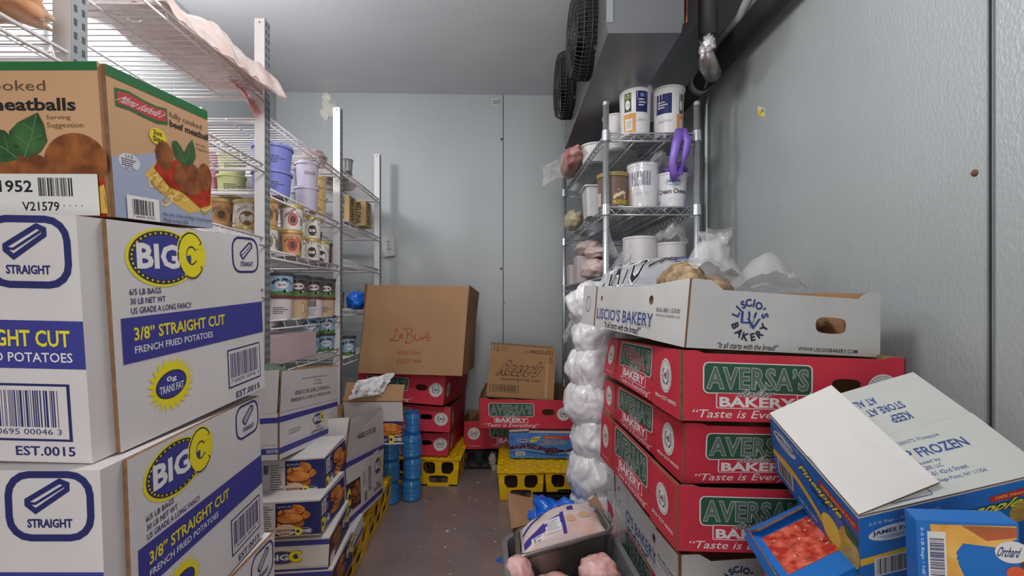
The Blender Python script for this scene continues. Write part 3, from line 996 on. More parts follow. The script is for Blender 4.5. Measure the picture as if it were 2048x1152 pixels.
fries(C['F4'], 'white potato carton at the bottom of the front left stack, resting on the floor', 3)
fries(C['F3'], 'white potato carton showing only its rear top corner, third from the top of its stack', 2)
fries(C['F2'], 'white potato carton in the middle of the stack, directly under the topmost fries carton', 1)
fries(C['F1'], 'white potato carton that carries the brown meatball carton on its top', 0)

# ------------------------------------------------------------------ meatball carton
c = C['M']
r = thing('meatball_carton', 'tan meatball carton with green top edge, standing on the white potato cartons', 'carton', base_of(c))
mb = MB()
carton(mb, c, TAN)
GREENP = ink((34, 106, 56))
s = bface(mb, c, 'front')
s.rect(0, .945, 1, 1, GREENP, 1, 6, 1)
s.text('fully cooked', .42, .795, .81, .882, ink((96, 74, 58)), 1)
s.text('beef meatballs', .42, .69, .912, .768, BLACK, 1, .025)
s.text('Serving', .805, .625, .892, .66, ink((104, 80, 62)), 1)
s.text('Suggestion', .805, .570, .936, .612, ink((104, 80, 62)), 1)
s.poly([(.2, .27), (1, .27), (1, .0), (.2, 0)], SAUCE, 1)
s.ell(.90, .355, .115, .19, BROWNFOOD, 2, 30); s.ell(.70, .30, .115, .13, BROWNFOOD, 3, 30); s.ell(.46, .36, .14, .2, BROWNFOOD, 2, 30)
VEIN = ink((92, 128, 84))
s.poly([(.667, .553), (.70, .61), (.74, .645), (.776, .676), (.795, .60), (.803, .491), (.775, .42), (.721, .379), (.69, .42), (.668, .48)], LEAF, 4)
s.line([(.715, .385), (.745, .50), (.772, .66)], .0012, VEIN, 5); s.line([(.745, .50), (.785, .53)], .0008, VEIN, 5); s.line([(.735, .46), (.69, .53)], .0008, VEIN, 5); s.line([(.755, .56), (.72, .61)], .0008, VEIN, 5)
s.poly([(.56, .53), (.61, .575), (.65, .56), (.685, .50), (.705, .43), (.69, .37), (.64, .35), (.58, .37), (.55, .45)], LEAF, 4)
s.line([(.69, .38), (.64, .45), (.57, .50)], .0012, VEIN, 5); s.line([(.66, .42), (.65, .53)], .0008, VEIN, 5)
PASTA = ink((214, 176, 84))
for k in range(9):
    x = .93 + .008 * k
    s.line([(x, .16 + .006 * k), (min(1, x + .02), .10), (min(1, x + .01), .02)], .0022, PASTA, 3)
mb.build('body', r)
mb = MB()
q = bface(mb, c, 'front')
s = Surf(mb, lambda u, v, o: q.fn(u, v, o + .0025), q.W, q.H)
LABW = ink((214, 214, 212))
mb.grid(lambda a, b: s.P(.30 + .682 * a, .004 + .272 * b, 1), 4, 2, LABW)
s.text('1952', .623, .157, .742, .231, BLACK, 2, .02)
s.barcode(.755, .118, .905, .262, 7, False, 1, n=22)
s.text('V21579', .702, .034, .836, .092, BLACK, 2, .015)
for k in range(4): s.rect(.852 + .022 * k, .065, .856 + .022 * k, .072, BLACK, 2, 1, 1)
mb.build('shipping_label', r, 'white shipping label with a barcode and numbers')
mb = MB()
q = bface(mb, c, 'right')
panel(mb, q, TAN, TAN, t=.004, lay0=.0045, urange=(.03, 1), edge=KRAFTD, n=5)
s = Surf(mb, lambda u, v, o: q.fn(u, v, o + .0045), q.W, q.H)
s.rect(.03, .93, 1, 1, GREENP, 1, 5, 1)
pts = [(.088, .87), (.2, .885), (.32, .868), (.44, .862), (.542, .878), (.543, .755), (.44, .735), (.32, .742), (.2, .755), (.09, .75)]
s.poly(pts, GREENP, 1)
s.poly([(.105, .853), (.2, .866), (.32, .85), (.44, .845), (.53, .858), (.53, .775), (.44, .757), (.32, .762), (.2, .775), (.105, .772)], ink((188, 62, 62)), 2)
s.text('Mama Isabella’s', .13, .785, .51, .84, OFFW, 3, 0, .25)
s.text('fully cooked', .563, .81, .92, .866, ink((96, 74, 58)), 1)
s.text('beef meatball', .565, .752, .992, .802, BLACK, 1, .02)
st = [(.438 + .088 * (1 if k % 2 else .88) * math.cos(2 * PI * k / 40), .638 + .066 * (1 if k % 2 else .88) * math.sin(2 * PI * k / 40)) for k in range(40)]
s.poly(st, ink((222, 206, 40)), 3)
s.text('2oz', .395, .648, .475, .682, BLACK, 4, .02); s.text('Size', .39, .60, .485, .637, BLACK, 4, .02)
s.text('Serving', .84, .675, .955, .70, ink((110, 86, 66)), 1); s.text('Suggestion', .84, .64, .992, .667, ink((110, 86, 66)), 1)
s.poly([(.03, .40), (.40, .51), (1, .44), (1, .0), (.03, .0)], mat('bowl_print', (158, 168, 192), .5, 0, .05, 5), 1)
s.poly([(.29, .33), (.42, .46), (.75, .48), (1, .40), (1, .17), (.72, .10), (.56, .16)], PASTA, 2)
for k in range(26):
    rr = random.Random(k); x, y = .33 + .62 * rr.random(), .16 + .2 * rr.random()
    if y > .14 + (.5 - x) * .3: s.line([(x + .07 * math.cos(t + k), y + .05 * math.sin(t * 1.3 + k)) for t in (0, .7, 1.4, 2.1, 2.8)], .0022, ink((186, 142, 58)) if k % 2 else ink((232, 204, 120)), 3)
s.poly([(.38, .40), (.44, .49), (.62, .5), (.9, .46), (1, .38), (.98, .2), (.85, .16), (.66, .26), (.52, .28)], SAUCE, 4)
s.ell(.49, .51, .085, .11, BROWNFOOD, 5, 26); s.ell(.93, .43, .085, .115, BROWNFOOD, 5, 26); s.ell(.735, .385, .165, .135, BROWNFOOD, 6, 30)
s.poly([(.575, .645), (.62, .655), (.665, .62), (.70, .575), (.71, .50), (.65, .485), (.60, .53), (.578, .59)], LEAF, 7)
s.poly([(.69, .49), (.70, .58), (.74, .65), (.792, .712), (.818, .64), (.826, .575), (.79, .52), (.74, .485)], LEAF, 7)
s.line([(.70, .50), (.74, .58), (.788, .70)], .001, VEIN, 8); s.line([(.70, .50), (.64, .58), (.585, .64)], .001, VEIN, 8)
s.ell(.17, .395, .09, .058, ink((206, 208, 214)), 2, 20)
s.text('U.S', .14, .42, .2, .442, DGREY, 3); s.small_lines(.105, .36, .235, .415, 4, DGREY, 3); s.text('EST.054', .13, .342, .21, .358, DGREY, 3)
s.rect(.122, .0, .405, .165, OFFW, 8, 2, 2)
s.barcode(.15, .0, .375, .155, 21, False, 8, n=18, digits='7 60695 03201')
s.text('Net Wt 10 lbs (4.54kg) • Keep Frozen', .442, .045, .985, .08, DGREY, 8); s.text('Made in the USA', .442, .008, .70, .038, DGREY, 8)
mb.build('side_panel', r)


# ------------------------------------------------------------------ bread trays
def seal(s, cx, cy, r, lay=1):
    """round white seal with a wreath and 40; r metres"""
    ru, rv = r / s.W, r / s.H
    s.ell(cx, cy, ru, rv, OFFW, lay, 32)
    s.ring(cx, cy, ru * .90, rv * .90, .05, SILVER, lay + 1, 28)
    s.arc_text('CELEBRATING YEARS', cx, cy, r * .74, r * .17, 215, -35, SILVER, lay + 1)
    for k in range(9):
        for sg in (-1, 1):
            a = math.radians(-90 + sg * (18 + k * 15))
            s.ell(cx + ru * .5 * math.cos(a), cy + rv * .5 * math.sin(a), ru * .075, rv * .075, DGREY, lay + 1, 6)
    s.text('40', cx - ru * .28, cy - rv * .18, cx + ru * .28, cy + rv * .2, ink((120, 40, 50)), lay + 1, .03)


AVG = mat('lettering_grey_green', (92, 110, 102), .55, 0, .15, 30)


def aversa_front(s, label=True):
    s.rfill(.093, .395, .582, .845, .012, OFFW, 1)
    s.rfill(.099, .41, .576, .83, .010, GREEN, 2)
    s.text('AVERSA’S', .115, .475, .560, .765, OFFW, 3, .042, spacing=1.08)
    s.text('AVERSA’S', .115, .475, .560, .765, AVG, 4, .026, spacing=1.08)
    s.text('Italian', .262, .362, .406, .45, OFFW, 4, .05, .3)
    s.text('Italian', .262, .362, .406, .45, DGREY, 5, .006, .3)
    s.rfill(.152, .185, .517, .415, .004, OFFW, 2); s.rfill(.157, .197, .512, .403, .003, RED, 3)
    s.text('BAKERY', .17, .215, .50, .345, OFFW, 4, .035)
    s.text('“Taste is Everything”', .043, .015, .63, .165, OFFW, 2, .004, .03)


def aversa_side(s, o=0.0):
    s.rfill(.245, .40, .705, .96, .012, OFFW, 1)
    s.rfill(.252, .415, .698, .945, .010, GREEN, 2)
    s.text('AVERSA’S', .270, .50, .685, .87, OFFW, 3, .042, spacing=1.08)
    s.text('AVERSA’S', .270, .50, .685, .87, AVG, 4, .026, spacing=1.08)
    s.text('Italian', .42, .40, .55, .49, OFFW, 4, .05, .3)
    s.text('Italian', .42, .40, .55, .49, DGREY, 5, .006, .3)
    s.rfill(.315, .165, .645, .44, .004, OFFW, 2); s.rfill(.321, .178, .639, .428, .003, RED, 3)
    s.text('BAKERY', .335, .215, .625, .375, OFFW, 4, .035)
    s.text('“Taste is Everything”', .275, .02, .70, .15, OFFW, 2, .004, .03)


def shifted(mb, q, d):
    s = Surf(mb, lambda u, v, o: q.fn(u, v, o + d), q.W, q.H)
    s.n = q.n
    return s


def aversa_tray(c, label, long='left', front_print=True, group='red bread trays', open_top=True):
    r = thing('bread_tray', label, 'tray', base_of(c), group)
    mb = MB()
    f = bface(mb, c, 'front')
    panel(mb, f, RED, KRAFT, holes=[oval(.735, .555, .068, .105, 14, .7)], top=[(1, 1), (.93, 1), (.90, .965), (.10, .965), (.07, 1), (0, 1)], edge=KRAFTD, n=6)
    aversa_front(f)
    seal(f, .90, .50, .036)
    l = bface(mb, c, 'left')
    panel(mb, l, RED, KRAFT, holes=[oval(.245, .42, .008, .05, 8), oval(.715, .38, .008, .06, 8)], edge=KRAFTD, n=6)
    aversa_side(l)
    for nm in ('right', 'back'):
        q = bface(mb, c, nm)
        panel(mb, q, RED, KRAFT, edge=KRAFTD, n=5)
    if True:
        q = bface(mb, c, 'right'); seal(q, .14, .5, .036)
    q = bface(mb, c, 'bottom')
    q.rect(0, 0, 1, 1, RED, 0, 4, 4)
    mb.grid(lambda u, v: lerp4(c, u * .98 + .01, v * .98 + .01, .04), 4, 4, KRAFT)
    mb.build('body', r)
    for nm, (ua, ub) in (('corner_flap', (0.0, .19)), ('corner_flap', (.755, 1.0))):
        mb = MB()
        q = bface(mb, c, 'left')
        panel(mb, q, RED, KRAFT, t=.004, lay0=.0045, urange=(ua, ub), edge=KRAFTD, n=2, top=[(ub, .985), (ua, .99)])
        s = shifted(mb, q, .0045)
        if ua == 0:
            seal(s, .095, .56, .036)
            s.text('WWW.AVERSASBAKERY.COM', .03, .10, .16, .13, OFFW, 2)
        else:
            seal(s, .875, .56, .036)
            s.text('856•227•8005', .78, .17, .972, .225, OFFW, 2, .02)
        mb.build(nm, r)
    return r


aversa_tray(C['A1'], 'red bread tray directly under the white bread carton, highest red one of the right stack')
aversa_tray(C['A2'], 'red bread tray sandwiched between two red ones in the tall right stack')
aversa_tray(C['A3'], 'red bread tray resting on the lower white carton in the right stack')
aversa_tray(C['A4'], 'red bread tray at the foot of the right stack below the lower white carton')
aversa_tray(C['B3'], 'red bread tray at the bottom of the back left stack, on the yellow crate')
aversa_tray(C['B2'], 'red bread tray in the middle of the back left stack beside the blue jars')
aversa_tray(C['B1'], 'red bread tray right under the large open brown bakery box')
aversa_tray(C['RA'], 'red open bread tray holding the tilted peanut butter cup carton')
cc = [at(928, 898, 2.82), at(928, 898, 2.82) + Vector((.62, .02, 0)), at(928, 898, 2.82) + Vector((.62, .30, 0)), at(928, 898, 2.82) + Vector((0, .29, 0))]
cc = cc + [p + Vector((0, 0, .165)) for p in cc]
# turned so that its long printed side faces the aisle
cr = [cc[1], cc[2], cc[3], cc[0], cc[5], cc[6], cc[7], cc[4]]
tr = aversa_tray([cr[0], cr[1], cr[2], cr[3], cr[4], cr[5], cr[6], cr[7]], 'red bread tray half hidden behind the blueberry carton, on a black crate')
# bread seen through the gap of that tray and in the others
for (c_, lab, seed) in ((cr, 'brown wrapped bread in the half hidden red tray', 2), (C['RA'], 'wrapped brown bread in the open red tray under the tilted carton', 5)):
    mb = MB()
    p0 = lerp4(c_, .5, .5, .45)
    if c_ is cr:
        mb.blob(lerp4(c_, .5, .86, .62), (.06, .10, .06), mat('bread_brown', (120, 88, 60), .6, 0, .2, 30, .4, 80), seed, .3, 3)
    else:
        mb.blob(lerp4(c_, .06, .42, .75), (.04, .16, .07), mat('bread_brown', (120, 88, 60), .6, 0, .2, 30, .4, 80), seed, .3, 3)
    tag(mb.build('bread_loaf'), lab, 'bread')

BLUETXT = ink((58, 74, 134))


def liscio_front(s):
    s.arc_text('LISCIO’S', .302, .455, .0375, .0165, 163, 17, BLUETXT, 2, .05)
    s.arc_text('BAKERY', .302, .455, .0375, .0165, 203, 337, DGREY, 2, .05, True)
    s.text('L', .255, .40, .30, .575, BLUETXT, 2, .01); s.text('V', .285, .32, .355, .48, BLUETXT, 2, .01)
    s.line([(.305, .34), (.298, .50)], .0018, BLUETXT, 3); s.line([(.312, .34), (.322, .50)], .0018, BLUETXT, 3)
    for k in range(4):
        s.ell(.297 - .001 * k, .50 + .022 * k, .006, .018, BLUETXT, 3, 8); s.ell(.323 + .002 * k, .50 + .02 * k, .006, .018, BLUETXT, 3, 8)
    s.text('“It all starts with the bread!”', .147, .02, .452, .105, BLACK, 2, .012, .02)
    s.text('WWW.LISCIOSBAKERY.COM', .556, .042, .873, .098, BLACK, 2, .01)


def liscio_tray(c, label):
    r = thing('bread_carton', label, 'carton', base_of(c), 'white bread cartons')
    W = WHITEBOX2
    mb = MB()
    f = bface(mb, c, 'front')
    panel(mb, f, W, KRAFT, holes=[oval(.725, .448, .082, .125, 16, .6)], top=[(1, 1), (.925, 1), (.90, .965), (.868, .885), (.16, .865), (.10, .99), (0, 1)], edge=KRAFTD, n=7)
    liscio_front(f)
    l = bface(mb, c, 'left')
    panel(mb, l, W, KRAFT, holes=[oval(.244, .673, .011, .065, 10), oval(.739, .665, .018, .085, 10)], edge=KRAFTD, n=7, top=[(1, 1), (.80, .93), (.6, .915), (.19, .945), (0, 1)])
    for m_, b_, la in ((SILVER, .075, 2), (OFFW, .055, 3), (BLUETXT, .018, 4)):
        l.text('LISCIO’S BAKERY', .20, .20, .765, .435, m_, la, b_)
    l.text('“It all starts with the bread!”', .30, .03, .67, .165, BLACK, 2, .008, .02)
    for nm in ('right', 'back'):
        panel(mb, bface(mb, c, nm), W, KRAFT, edge=KRAFTD, n=5)
    bface(mb, c, 'bottom').rect(0, 0, 1, 1, W, 0, 4, 4)
    mb.grid(lambda u, v: lerp4(c, u * .98 + .01, v * .98 + .01, .04), 4, 4, KRAFT)
    mb.build('body', r)
    for (ua, ub) in ((0, .18), (.772, 1.0)):
        mb = MB()
        q = bface(mb, c, 'left')
        panel(mb, q, W, KRAFT, t=.004, lay0=.0045, urange=(ua, ub), edge=KRAFTD, n=2, top=[(ub, .955 if ua == 0 else 1.0), (ua, .995 if ua == 0 else .93)])
        s = shifted(mb, q, .0045)
        if ua == 0:
            s.ring(.085, .52, .035, .2, .09, BLACK, 1); s.line([(.07, .68), (.10, .36)], .0016, BLACK, 1)
        else:
            s.text('856-881-5300', .798, .475, .958, .545, ink((70, 70, 80)), 1); s.text('WWW.LISCIOSBAKERY.COM', .796, .40, .96, .44, ink((120, 120, 128)), 1)
        mb.build('corner_flap', r)
    return r


liscio_tray(C['L2'], 'white bread carton between the red trays low in the right stack')
liscio_tray(C['L1'], 'white open bread carton holding bagged loaves, topmost of the right stack')
# skid under the right stack
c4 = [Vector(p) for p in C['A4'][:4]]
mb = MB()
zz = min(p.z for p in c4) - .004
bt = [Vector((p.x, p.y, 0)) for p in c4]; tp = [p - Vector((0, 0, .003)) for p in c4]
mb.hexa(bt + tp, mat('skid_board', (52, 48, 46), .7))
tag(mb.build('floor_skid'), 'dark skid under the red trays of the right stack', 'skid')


# ------------------------------------------------------------------ appetizer cartons on the left
def photo_food(s, u0, v0, u1, v1, seed, m, bg, n=7, lay=1):
    """printed food photograph: fried pieces on a dark ground"""
    rnd = random.Random(seed)
    s.rect(u0, v0, u1, v1, bg, lay, 2, 2)
    U = lambda a: u0 + (u1 - u0) * a
    V = lambda b: v0 + (v1 - v0) * b
    dk = mat('food_shadow_print', (92, 44, 20), .5, 0, .1, 40)
    for k in range(n):
        cx, cy = .22 + .5 * rnd.random(), .2 + .62 * (k + .5) / n
        rx, ry, rot = .32 + .10 * rnd.random(), .14 + .06 * rnd.random(), rnd.uniform(-.7, .7)
        w, h = abs(u1 - u0), abs(v1 - v0)
        cx = .34 + .32 * rnd.random(); rx = min(rx, cx, 1 - cx) ; ry = min(ry, cy, 1 - cy)
        s.ell(U(cx), V(cy), rx * w, ry * h, dk, lay + 1 + k % 4 * 2, 16)
        s.ell(U(cx) + .004, V(cy) + .012, rx * w * .93, ry * h * .86, m, lay + 2 + k % 4 * 2, 16)


def bc_small(s, u0, v0, u1, v1, lay=6, flip=True):
    s.ell((u0 + u1) / 2, (v0 + v1) / 2, abs(u1 - u0) / 2, abs(v1 - v0) / 2, OFFW, lay, 26)
    s.ell((u0 + u1) / 2, (v0 + v1) / 2, abs(u1 - u0) / 2 * .95, abs(v1 - v0) / 2 * .92, NAVY, lay + 1, 26)
    if flip:
        s.text('BIG', u0 + (u1 - u0) * .40, v0 + (v1 - v0) * .28, u0 + (u1 - u0) * .88, v0 + (v1 - v0) * .72, OFFW, lay + 2, .04, flip=True)
        s.text('C', u0 + (u1 - u0) * .02, v0 + (v1 - v0) * .02, u0 + (u1 - u0) * .36, v0 + (v1 - v0) * .98, YEL, lay + 3, .09, flip=True)
    else:
        s.text('BIG', u0 + (u1 - u0) * .10, v0 + (v1 - v0) * .28, u0 + (u1 - u0) * .58, v0 + (v1 - v0) * .72, OFFW, lay + 2, .04)
        s.text('C', u0 + (u1 - u0) * .62, v0 + (v1 - v0) * .02, u0 + (u1 - u0) * .98, v0 + (v1 - v0) * .98, YEL, lay + 3, .09)


def snack_carton(c, label, kind):
    r = thing('appetizer_carton', label, 'carton', base_of(c), 'stacked appetizer cartons')
    mb = MB()
    carton(mb, c, WHITEBOX)
    f, q = bface(mb, c, 'front'), bface(mb, c, 'right')
    if kind == 0:
        f.rect(.577, .03, 1, .985, NAVY, 1, 3, 2)
        photo_food(f, .58, .06, .915, .97, 4, FRIED, NAVY, 7, 2)
        f.ell(.675, .20, .105, .17, ink((214, 186, 160)), 10, 20)
        f.text('Mozzarella', .585, .14, .76, .22, ink((90, 60, 50)), 11, .02, flip=True)
        f.text('Sticks', .62, .05, .71, .12, ink((90, 60, 50)), 11, .02, flip=True)
        f.rfill(.58, .80, .74, .95, .006, NAVY, 10); f.text('0g Trans Fat', .595, .85, .725, .91, OFFW, 11, flip=True)
        bc_small(f, .77, .05, .925, .25, 12)
        f.small_lines(.42, .10, .56, .92, 12, DGREY, 1, 3, .35); f.barcode(.345, .62, .405, .92, 8, False, 1, n=10)
        q.rect(0, .02, 1, .98, NAVY, 1, 3, 2)
        photo_food(q, .36, .06, 1.0, .98, 9, FRIED, NAVY, 6, 2)
        q.text('Mozzarella Sticks', .05, .50, .30, .92, OFFW, 3, .02, rot90=-1)
        bc_small(q, .02, .08, .34, .42, 12)
    else:
        f.rect(0, .82, 1, .99, BIGBLUE, 1, 5, 1)
        bigc(f, .42, .22, .78, .68, 1, None) if kind == 1 else None
        f.rect(0, .0, 1, .07, BIGBLUE, 1, 5, 1)
        for k in range(24): f.ell(.72 + k * .0125, .12, .003, .012, DGREY, 1, 6)
        q.rect(0, .02, 1, .98, NAVY, 1, 3, 2)
        photo_food(q, .0, .06, .62, .98, 12 + kind, ONION, mat('dark_food_print', (66, 38, 30), .5), 7, 2)
        bc_small(q, .62, .45, .98, .92, 12, False)
        q.rect(.05, .05, .25, .35, OFFW, 11, 1, 1)
    mb.build('body', r)
    # folded top flaps: the slightly sprung edge of the lid
    mb = MB()
    t0, t1 = Vector(c[5]), Vector(c[6])
    a, b = Vector(c[4]), Vector(c[7])
    qq = quad(mb, a + Vector((0, 0, .003)), t0 + Vector((0, 0, .003)), t1 + Vector((.0, 0, .012)), b + Vector((0, 0, .012)))
    panel(mb, qq, WHITEBOX, WHITEBOX, t=.003, edge=WHITEBOX, n=3)
    mb.build('lid', r)
    return r


c5 = [Vector(p) - Vector((0, 0, .098)) + Vector((.012, 0, 0)) for p in C['Z3'][:4]]
Z4 = c5 + [p + Vector((0, 0, .094)) for p in c5]
snack_carton(Z4, 'white appetizer carton lowest of the small stack, mostly out of view', 2)
snack_carton(C['Z3'], 'white appetizer carton with blue stripe in front and onion rings on its side', 1)
snack_carton(C['Z2'], 'mozzarella stick carton, lower of the two with fried sticks on the front', 0)
snack_carton(C['Z1'], 'mozzarella stick carton, upper one, directly under the open white carton', 0)


def open_carton(name, c, label, body_draw, flaps, outer=WHITEBOX):
    r = thing(name, label, 'carton', base_of(c))
    mb = MB()
    for f in ('front', 'right', 'left', 'back'):
        panel(mb, bface(mb, c, f), outer, KRAFT, edge=KRAFTD, n=5)
    bface(mb, c, 'bottom').rect(0, 0, 1, 1, outer, 0, 3, 3)
    mb.grid(lambda u, v: lerp4(c, u * .98 + .01, v * .98 + .01, .05), 3, 3, KRAFT)
    body_draw(mb)
    mb.build('body', r)
    for fl in flaps: flap(r, 'flap', *fl[:4], outer, KRAFT, None, .004, fl[4] if len(fl) > 4 else None)
    return r


c = C['C1']


def c1_draw(mb):
    q = bface(mb, c, 'right'); f = bface(mb, c, 'front')
    q.rect(0, .79, 1, .915, BIGBLUE, 1, 5, 1); f.rect(0, .79, 1, .905, BIGBLUE, 1, 5, 1)
    q.rect(0, .115, 1, .25, BIGBLUE, 1, 5, 1); f.rect(0, .125, 1, .25, BIGBLUE, 1, 5, 1)
    for k in range(60): q.ell(.09 + k * .015, .31, .0028, .010, DGREY, 1, 6)
    for k in range(34): f.ell(.25 + k * .022, .32, .0035, .010, DGREY, 1, 6)
    f.text('TRANS-FAT FREE!', .775, .15, .985, .225, OFFW, 2, .01)
    bigc(q, .50, .45, .72, .76, 1, None)
    q.text('FROZEN', .56, .385, .65, .425, DGREY, 1, .01)
    q.text('APPETIZERS', .48, .275, .70, .345, DGREY, 1, .015)
    q.small_lines(.13, .45, .34, .58, 2, SILVER, 1, 5, .6)
    q.text('FROZEN', .87, .15, .97, .215, OFFW, 2)


def c1_flap(q):
    B = DGREY
    q.text('KEEP FROZEN, STORE AT 0 DEGREES', .14, .20, .84, .30, B, 1, .01, flip=True)
    q.text('THIS PRODUCT MUST BE COOKED', .20, .36, .83, .46, B, 1, .01, flip=True)
    q.text('Distributed by', .50, .54, .66, .60, B, 1, flip=True); q.text('ROGER, LLC', .50, .64, .65, .69, B, 1, flip=True)
    q.text('20-01 42nd Street, College Point, NY 11356', .31, .73, .77, .79, B, 1, flip=True)


c_ = [Vector(p) for p in c]
UPV = Vector((0, 0, 1))
h1 = .098
r = open_carton('open_carton', c, 'white open carton with raised flaps and blue stripes, on the mozzarella cartons', c1_draw, [
    (c_[5] + Vector((.001, .004, 0)), c_[6] + Vector((.001, 0, 0)), c_[6] + Vector((-.0, 0, .118)), c_[5] + Vector((.006, .004, .115)), c1_flap),
    (c_[4] + Vector((0, 0, 0)), c_[5] + Vector((-.006, 0, 0)), c_[5] + Vector((-.004, .01, .118)), c_[4] + Vector((0, .01, .118))),
    (c_[6] + Vector((-.006, 0, 0)), c_[7], c_[7] + Vector((0, .02, .12)), c_[6] + Vector((-.006, .02, .12))),
])

c2 = C['H']


def h_draw(mb):
    q = bface(mb, c2, 'right'); f = bface(mb, c2, 'front')
    q.rect(0, .905, 1, .985, BIGBLUE, 1, 5, 1); f.rect(0, .905, 1, .985, BIGBLUE, 1, 5, 1)
    q.rect(0, .06, 1, .145, BIGBLUE, 1, 5, 1); f.rect(0, .06, 1, .145, BIGBLUE, 1, 5, 1)
    q.rect(0, .22, .32, .655, NAVY, 1, 3, 2)
    photo_food(q, .075, .24, .32, .65, 33, ONION, mat('dark_food_print', (66, 38, 30), .5), 6, 2)
    q.ell(.035, .45, .045, .17, NAVY, 9, 16); q.text('C', .0, .34, .07, .55, YEL, 10, .08)
    bigc(q, .70, .48, .955, .80, 1, None)
    q.small_lines(.38, .45, .50, .70, 9, SILVER, 1, 3, .5); q.small_lines(.53, .30, .63, .74, 12, DGREY, 1, 4, .5)
    q.barcode(.42, .17, .50, .36, 9, False, 1, n=10)
    q.text('FROZEN', .76, .29, .88, .335, DGREY, 1, .01); q.text('APPETIZERS', .69, .205, .93, .27, DGREY, 1, .015)


def h_flap(q): q.text('HANDLE WITH CARE', .23, .42, .74, .56, DGREY, 4, .015)


d_ = [Vector(p) for p in c2]
open_carton('open_carton', c2, 'white open carton with raised flaps reading handle with care, near the yellow crates', h_draw, [
    (d_[5] + Vector((.001, .006, 0)), d_[6] + Vector((.001, 0, 0)), d_[6] + Vector((-.006, 0, .155)), d_[5] + Vector((.02, .0, .150)), h_flap),
    (d_[4], d_[5] + Vector((-.006, 0, 0)), d_[5] + Vector((.008, .02, .15)), d_[4] + Vector((0, .02, .15))),
    (d_[6] + Vector((-.006, 0, 0)), d_[7], d_[7] + Vector((0, .06, .17)), d_[6] + Vector((-.006, .06, .17)), lambda q: q.text('KEEP FROZEN', .2, .4, .7, .55, DGREY, 1, flip=True)),
    (d_[7], d_[4], d_[4] + Vector((-.05, 0, .14)), d_[7] + Vector((-.05, 0, .14))),
])
# flat carton under it
zb_ = min(p[2] for p in c2[:4])
cH2 = [(-.82, 1.52, .152), (-.508, 1.515, .152), (-.522, 1.72, .152), (-.82, 1.72, .152)]
cH2 = cH2 + [(x, y, .215) for x, y, z in cH2]
r = thing('appetizer_carton', 'flat white carton with a blue stripe, on the yellow crates under an open carton', 'carton', base_of(cH2), 'stacked appetizer cartons')
mb = MB(); carton(mb, cH2, WHITEBOX)
q = bface(mb, cH2, 'right'); q.rect(0, .12, 1, .3, BIGBLUE, 1, 3, 1); q.text('FROZEN', .1, .5, .5, .8, SILVER, 1)
mb.build('body', r)

# carton with folded down flap and plastic bag, standing on the blue jars
YG = 2.08
g0, g1 = at(690, 890, YG), at(807, 888, YG)
G = [g0, g1, g1 + Vector((-.022, .09, 0)), g0 + Vector((0, .09, 0))]
G = G + [Vector((p.x, p.y, at(0, 842, YG).z)) for p in G]
# it starts where the tall carton in front hides it
zt = at(0, 802, YG).z - .012


def g_draw(mb):
    f = bface(mb, G, 'front')
    f.rect(0, .02, 1, .98, NAVY, 1, 4, 1)
    photo_food(f, .55, .2, .99, .98, 71, FRIED, NAVY, 6, 2)
    f.rect(0, .0, 1, .05, OFFW, 2, 2, 1); bc_small(f, .76, .06, .98, .36, 12)
    f.small_lines(.60, .12, .74, .24, 2, OFFW, 11)


e_ = [Vector(p) for p in G]
r = open_carton('open_carton', G, 'carton with fried food print and a folded down flap, on top of the blue jars', g_draw, [])
q0 = e_[4] + Vector((0, -.005, 0)); q1 = e_[5] + Vector((0, -.005, 0))
flap(r, 'folded_flap', q0, q1, q1 + Vector((0, -.018, .088)), q0 + Vector((0, -.018, .088)), WHITEBOX, KRAFT)
flap(r, 'flap', q0 + Vector((0, -.018, .092)), q1 + Vector((0, -.018, .092)), q1 + Vector((0, .03, .155)), q0 + Vector((0, .03, .165)), KRAFT, KRAFT)

mb = MB()


def crumple(o, e1, e2, e3, seed, nu=16, nv=14, amp=.25):
    o, e1, e2, e3 = Vector(o), Vector(e1), Vector(e2), Vector(e3)

    def fn(u, v):
        n1 = noise.noise(Vector((u * 4 + seed, v * 4, seed * 1.7)))
        n2 = noise.noise(Vector((u * 9 + seed * 2, v * 9, seed)))
        return o + e1 * (u + amp * .35 * n2) + e2 * v + e3 * (math.sin(PI * u) * math.sin(PI * min(1, v + .15)) + amp * n1 + amp * .7 * n2)
    return fn


mb.grid(crumple(at(697, 800, 2.04), at(755, 790, 2.04) - at(697, 800, 2.04), (.02, .05, .075), (0, -.03, .01), 3, 18, 14, .5), 18, 14, PLASTM, True)
mb.grid(crumple(at(705, 802, 2.06), at(762, 790, 2.06) - at(705, 802, 2.06), (.05, .05, .09), (0, .03, .01), 8, 18, 14, .5), 18, 14, PLASTM, True)
tag(mb.build('plastic_liner'), 'crumpled white plastic liner sticking up from the open carton', 'plastic bag')

# ------------------------------------------------------------------ brown bakery box
c3 = C['LB']
KB = mat('kraft_box', (172, 134, 98), .7, 0, .06, 5, .22, 12)
KB2 = mat('kraft_box_shade', (164, 126, 92), .7, 0, .04, 5, .05, 220)
LR = ink((168, 76, 52))
r = thing('bakery_box', 'large brown cardboard box with red lettering and flaps standing up, on red trays', 'box', base_of(c3))
mid = [lerp4(c3, u, v, .607) for (u, v) in ((0, 0), (1, 0), (1, 1), (0, 1))]
cb = [Vector(p) for p in c3[:4]] + mid
mb = MB()
for f in ('front', 'right', 'left', 'back'): panel(mb, bface(mb, cb, f), KB, KB2, edge=KRAFTD, n=5)
bface(mb, cb, 'bottom').rect(0, 0, 1, 1, KB, 0, 3, 3)
s = bface(mb, cb, 'front')


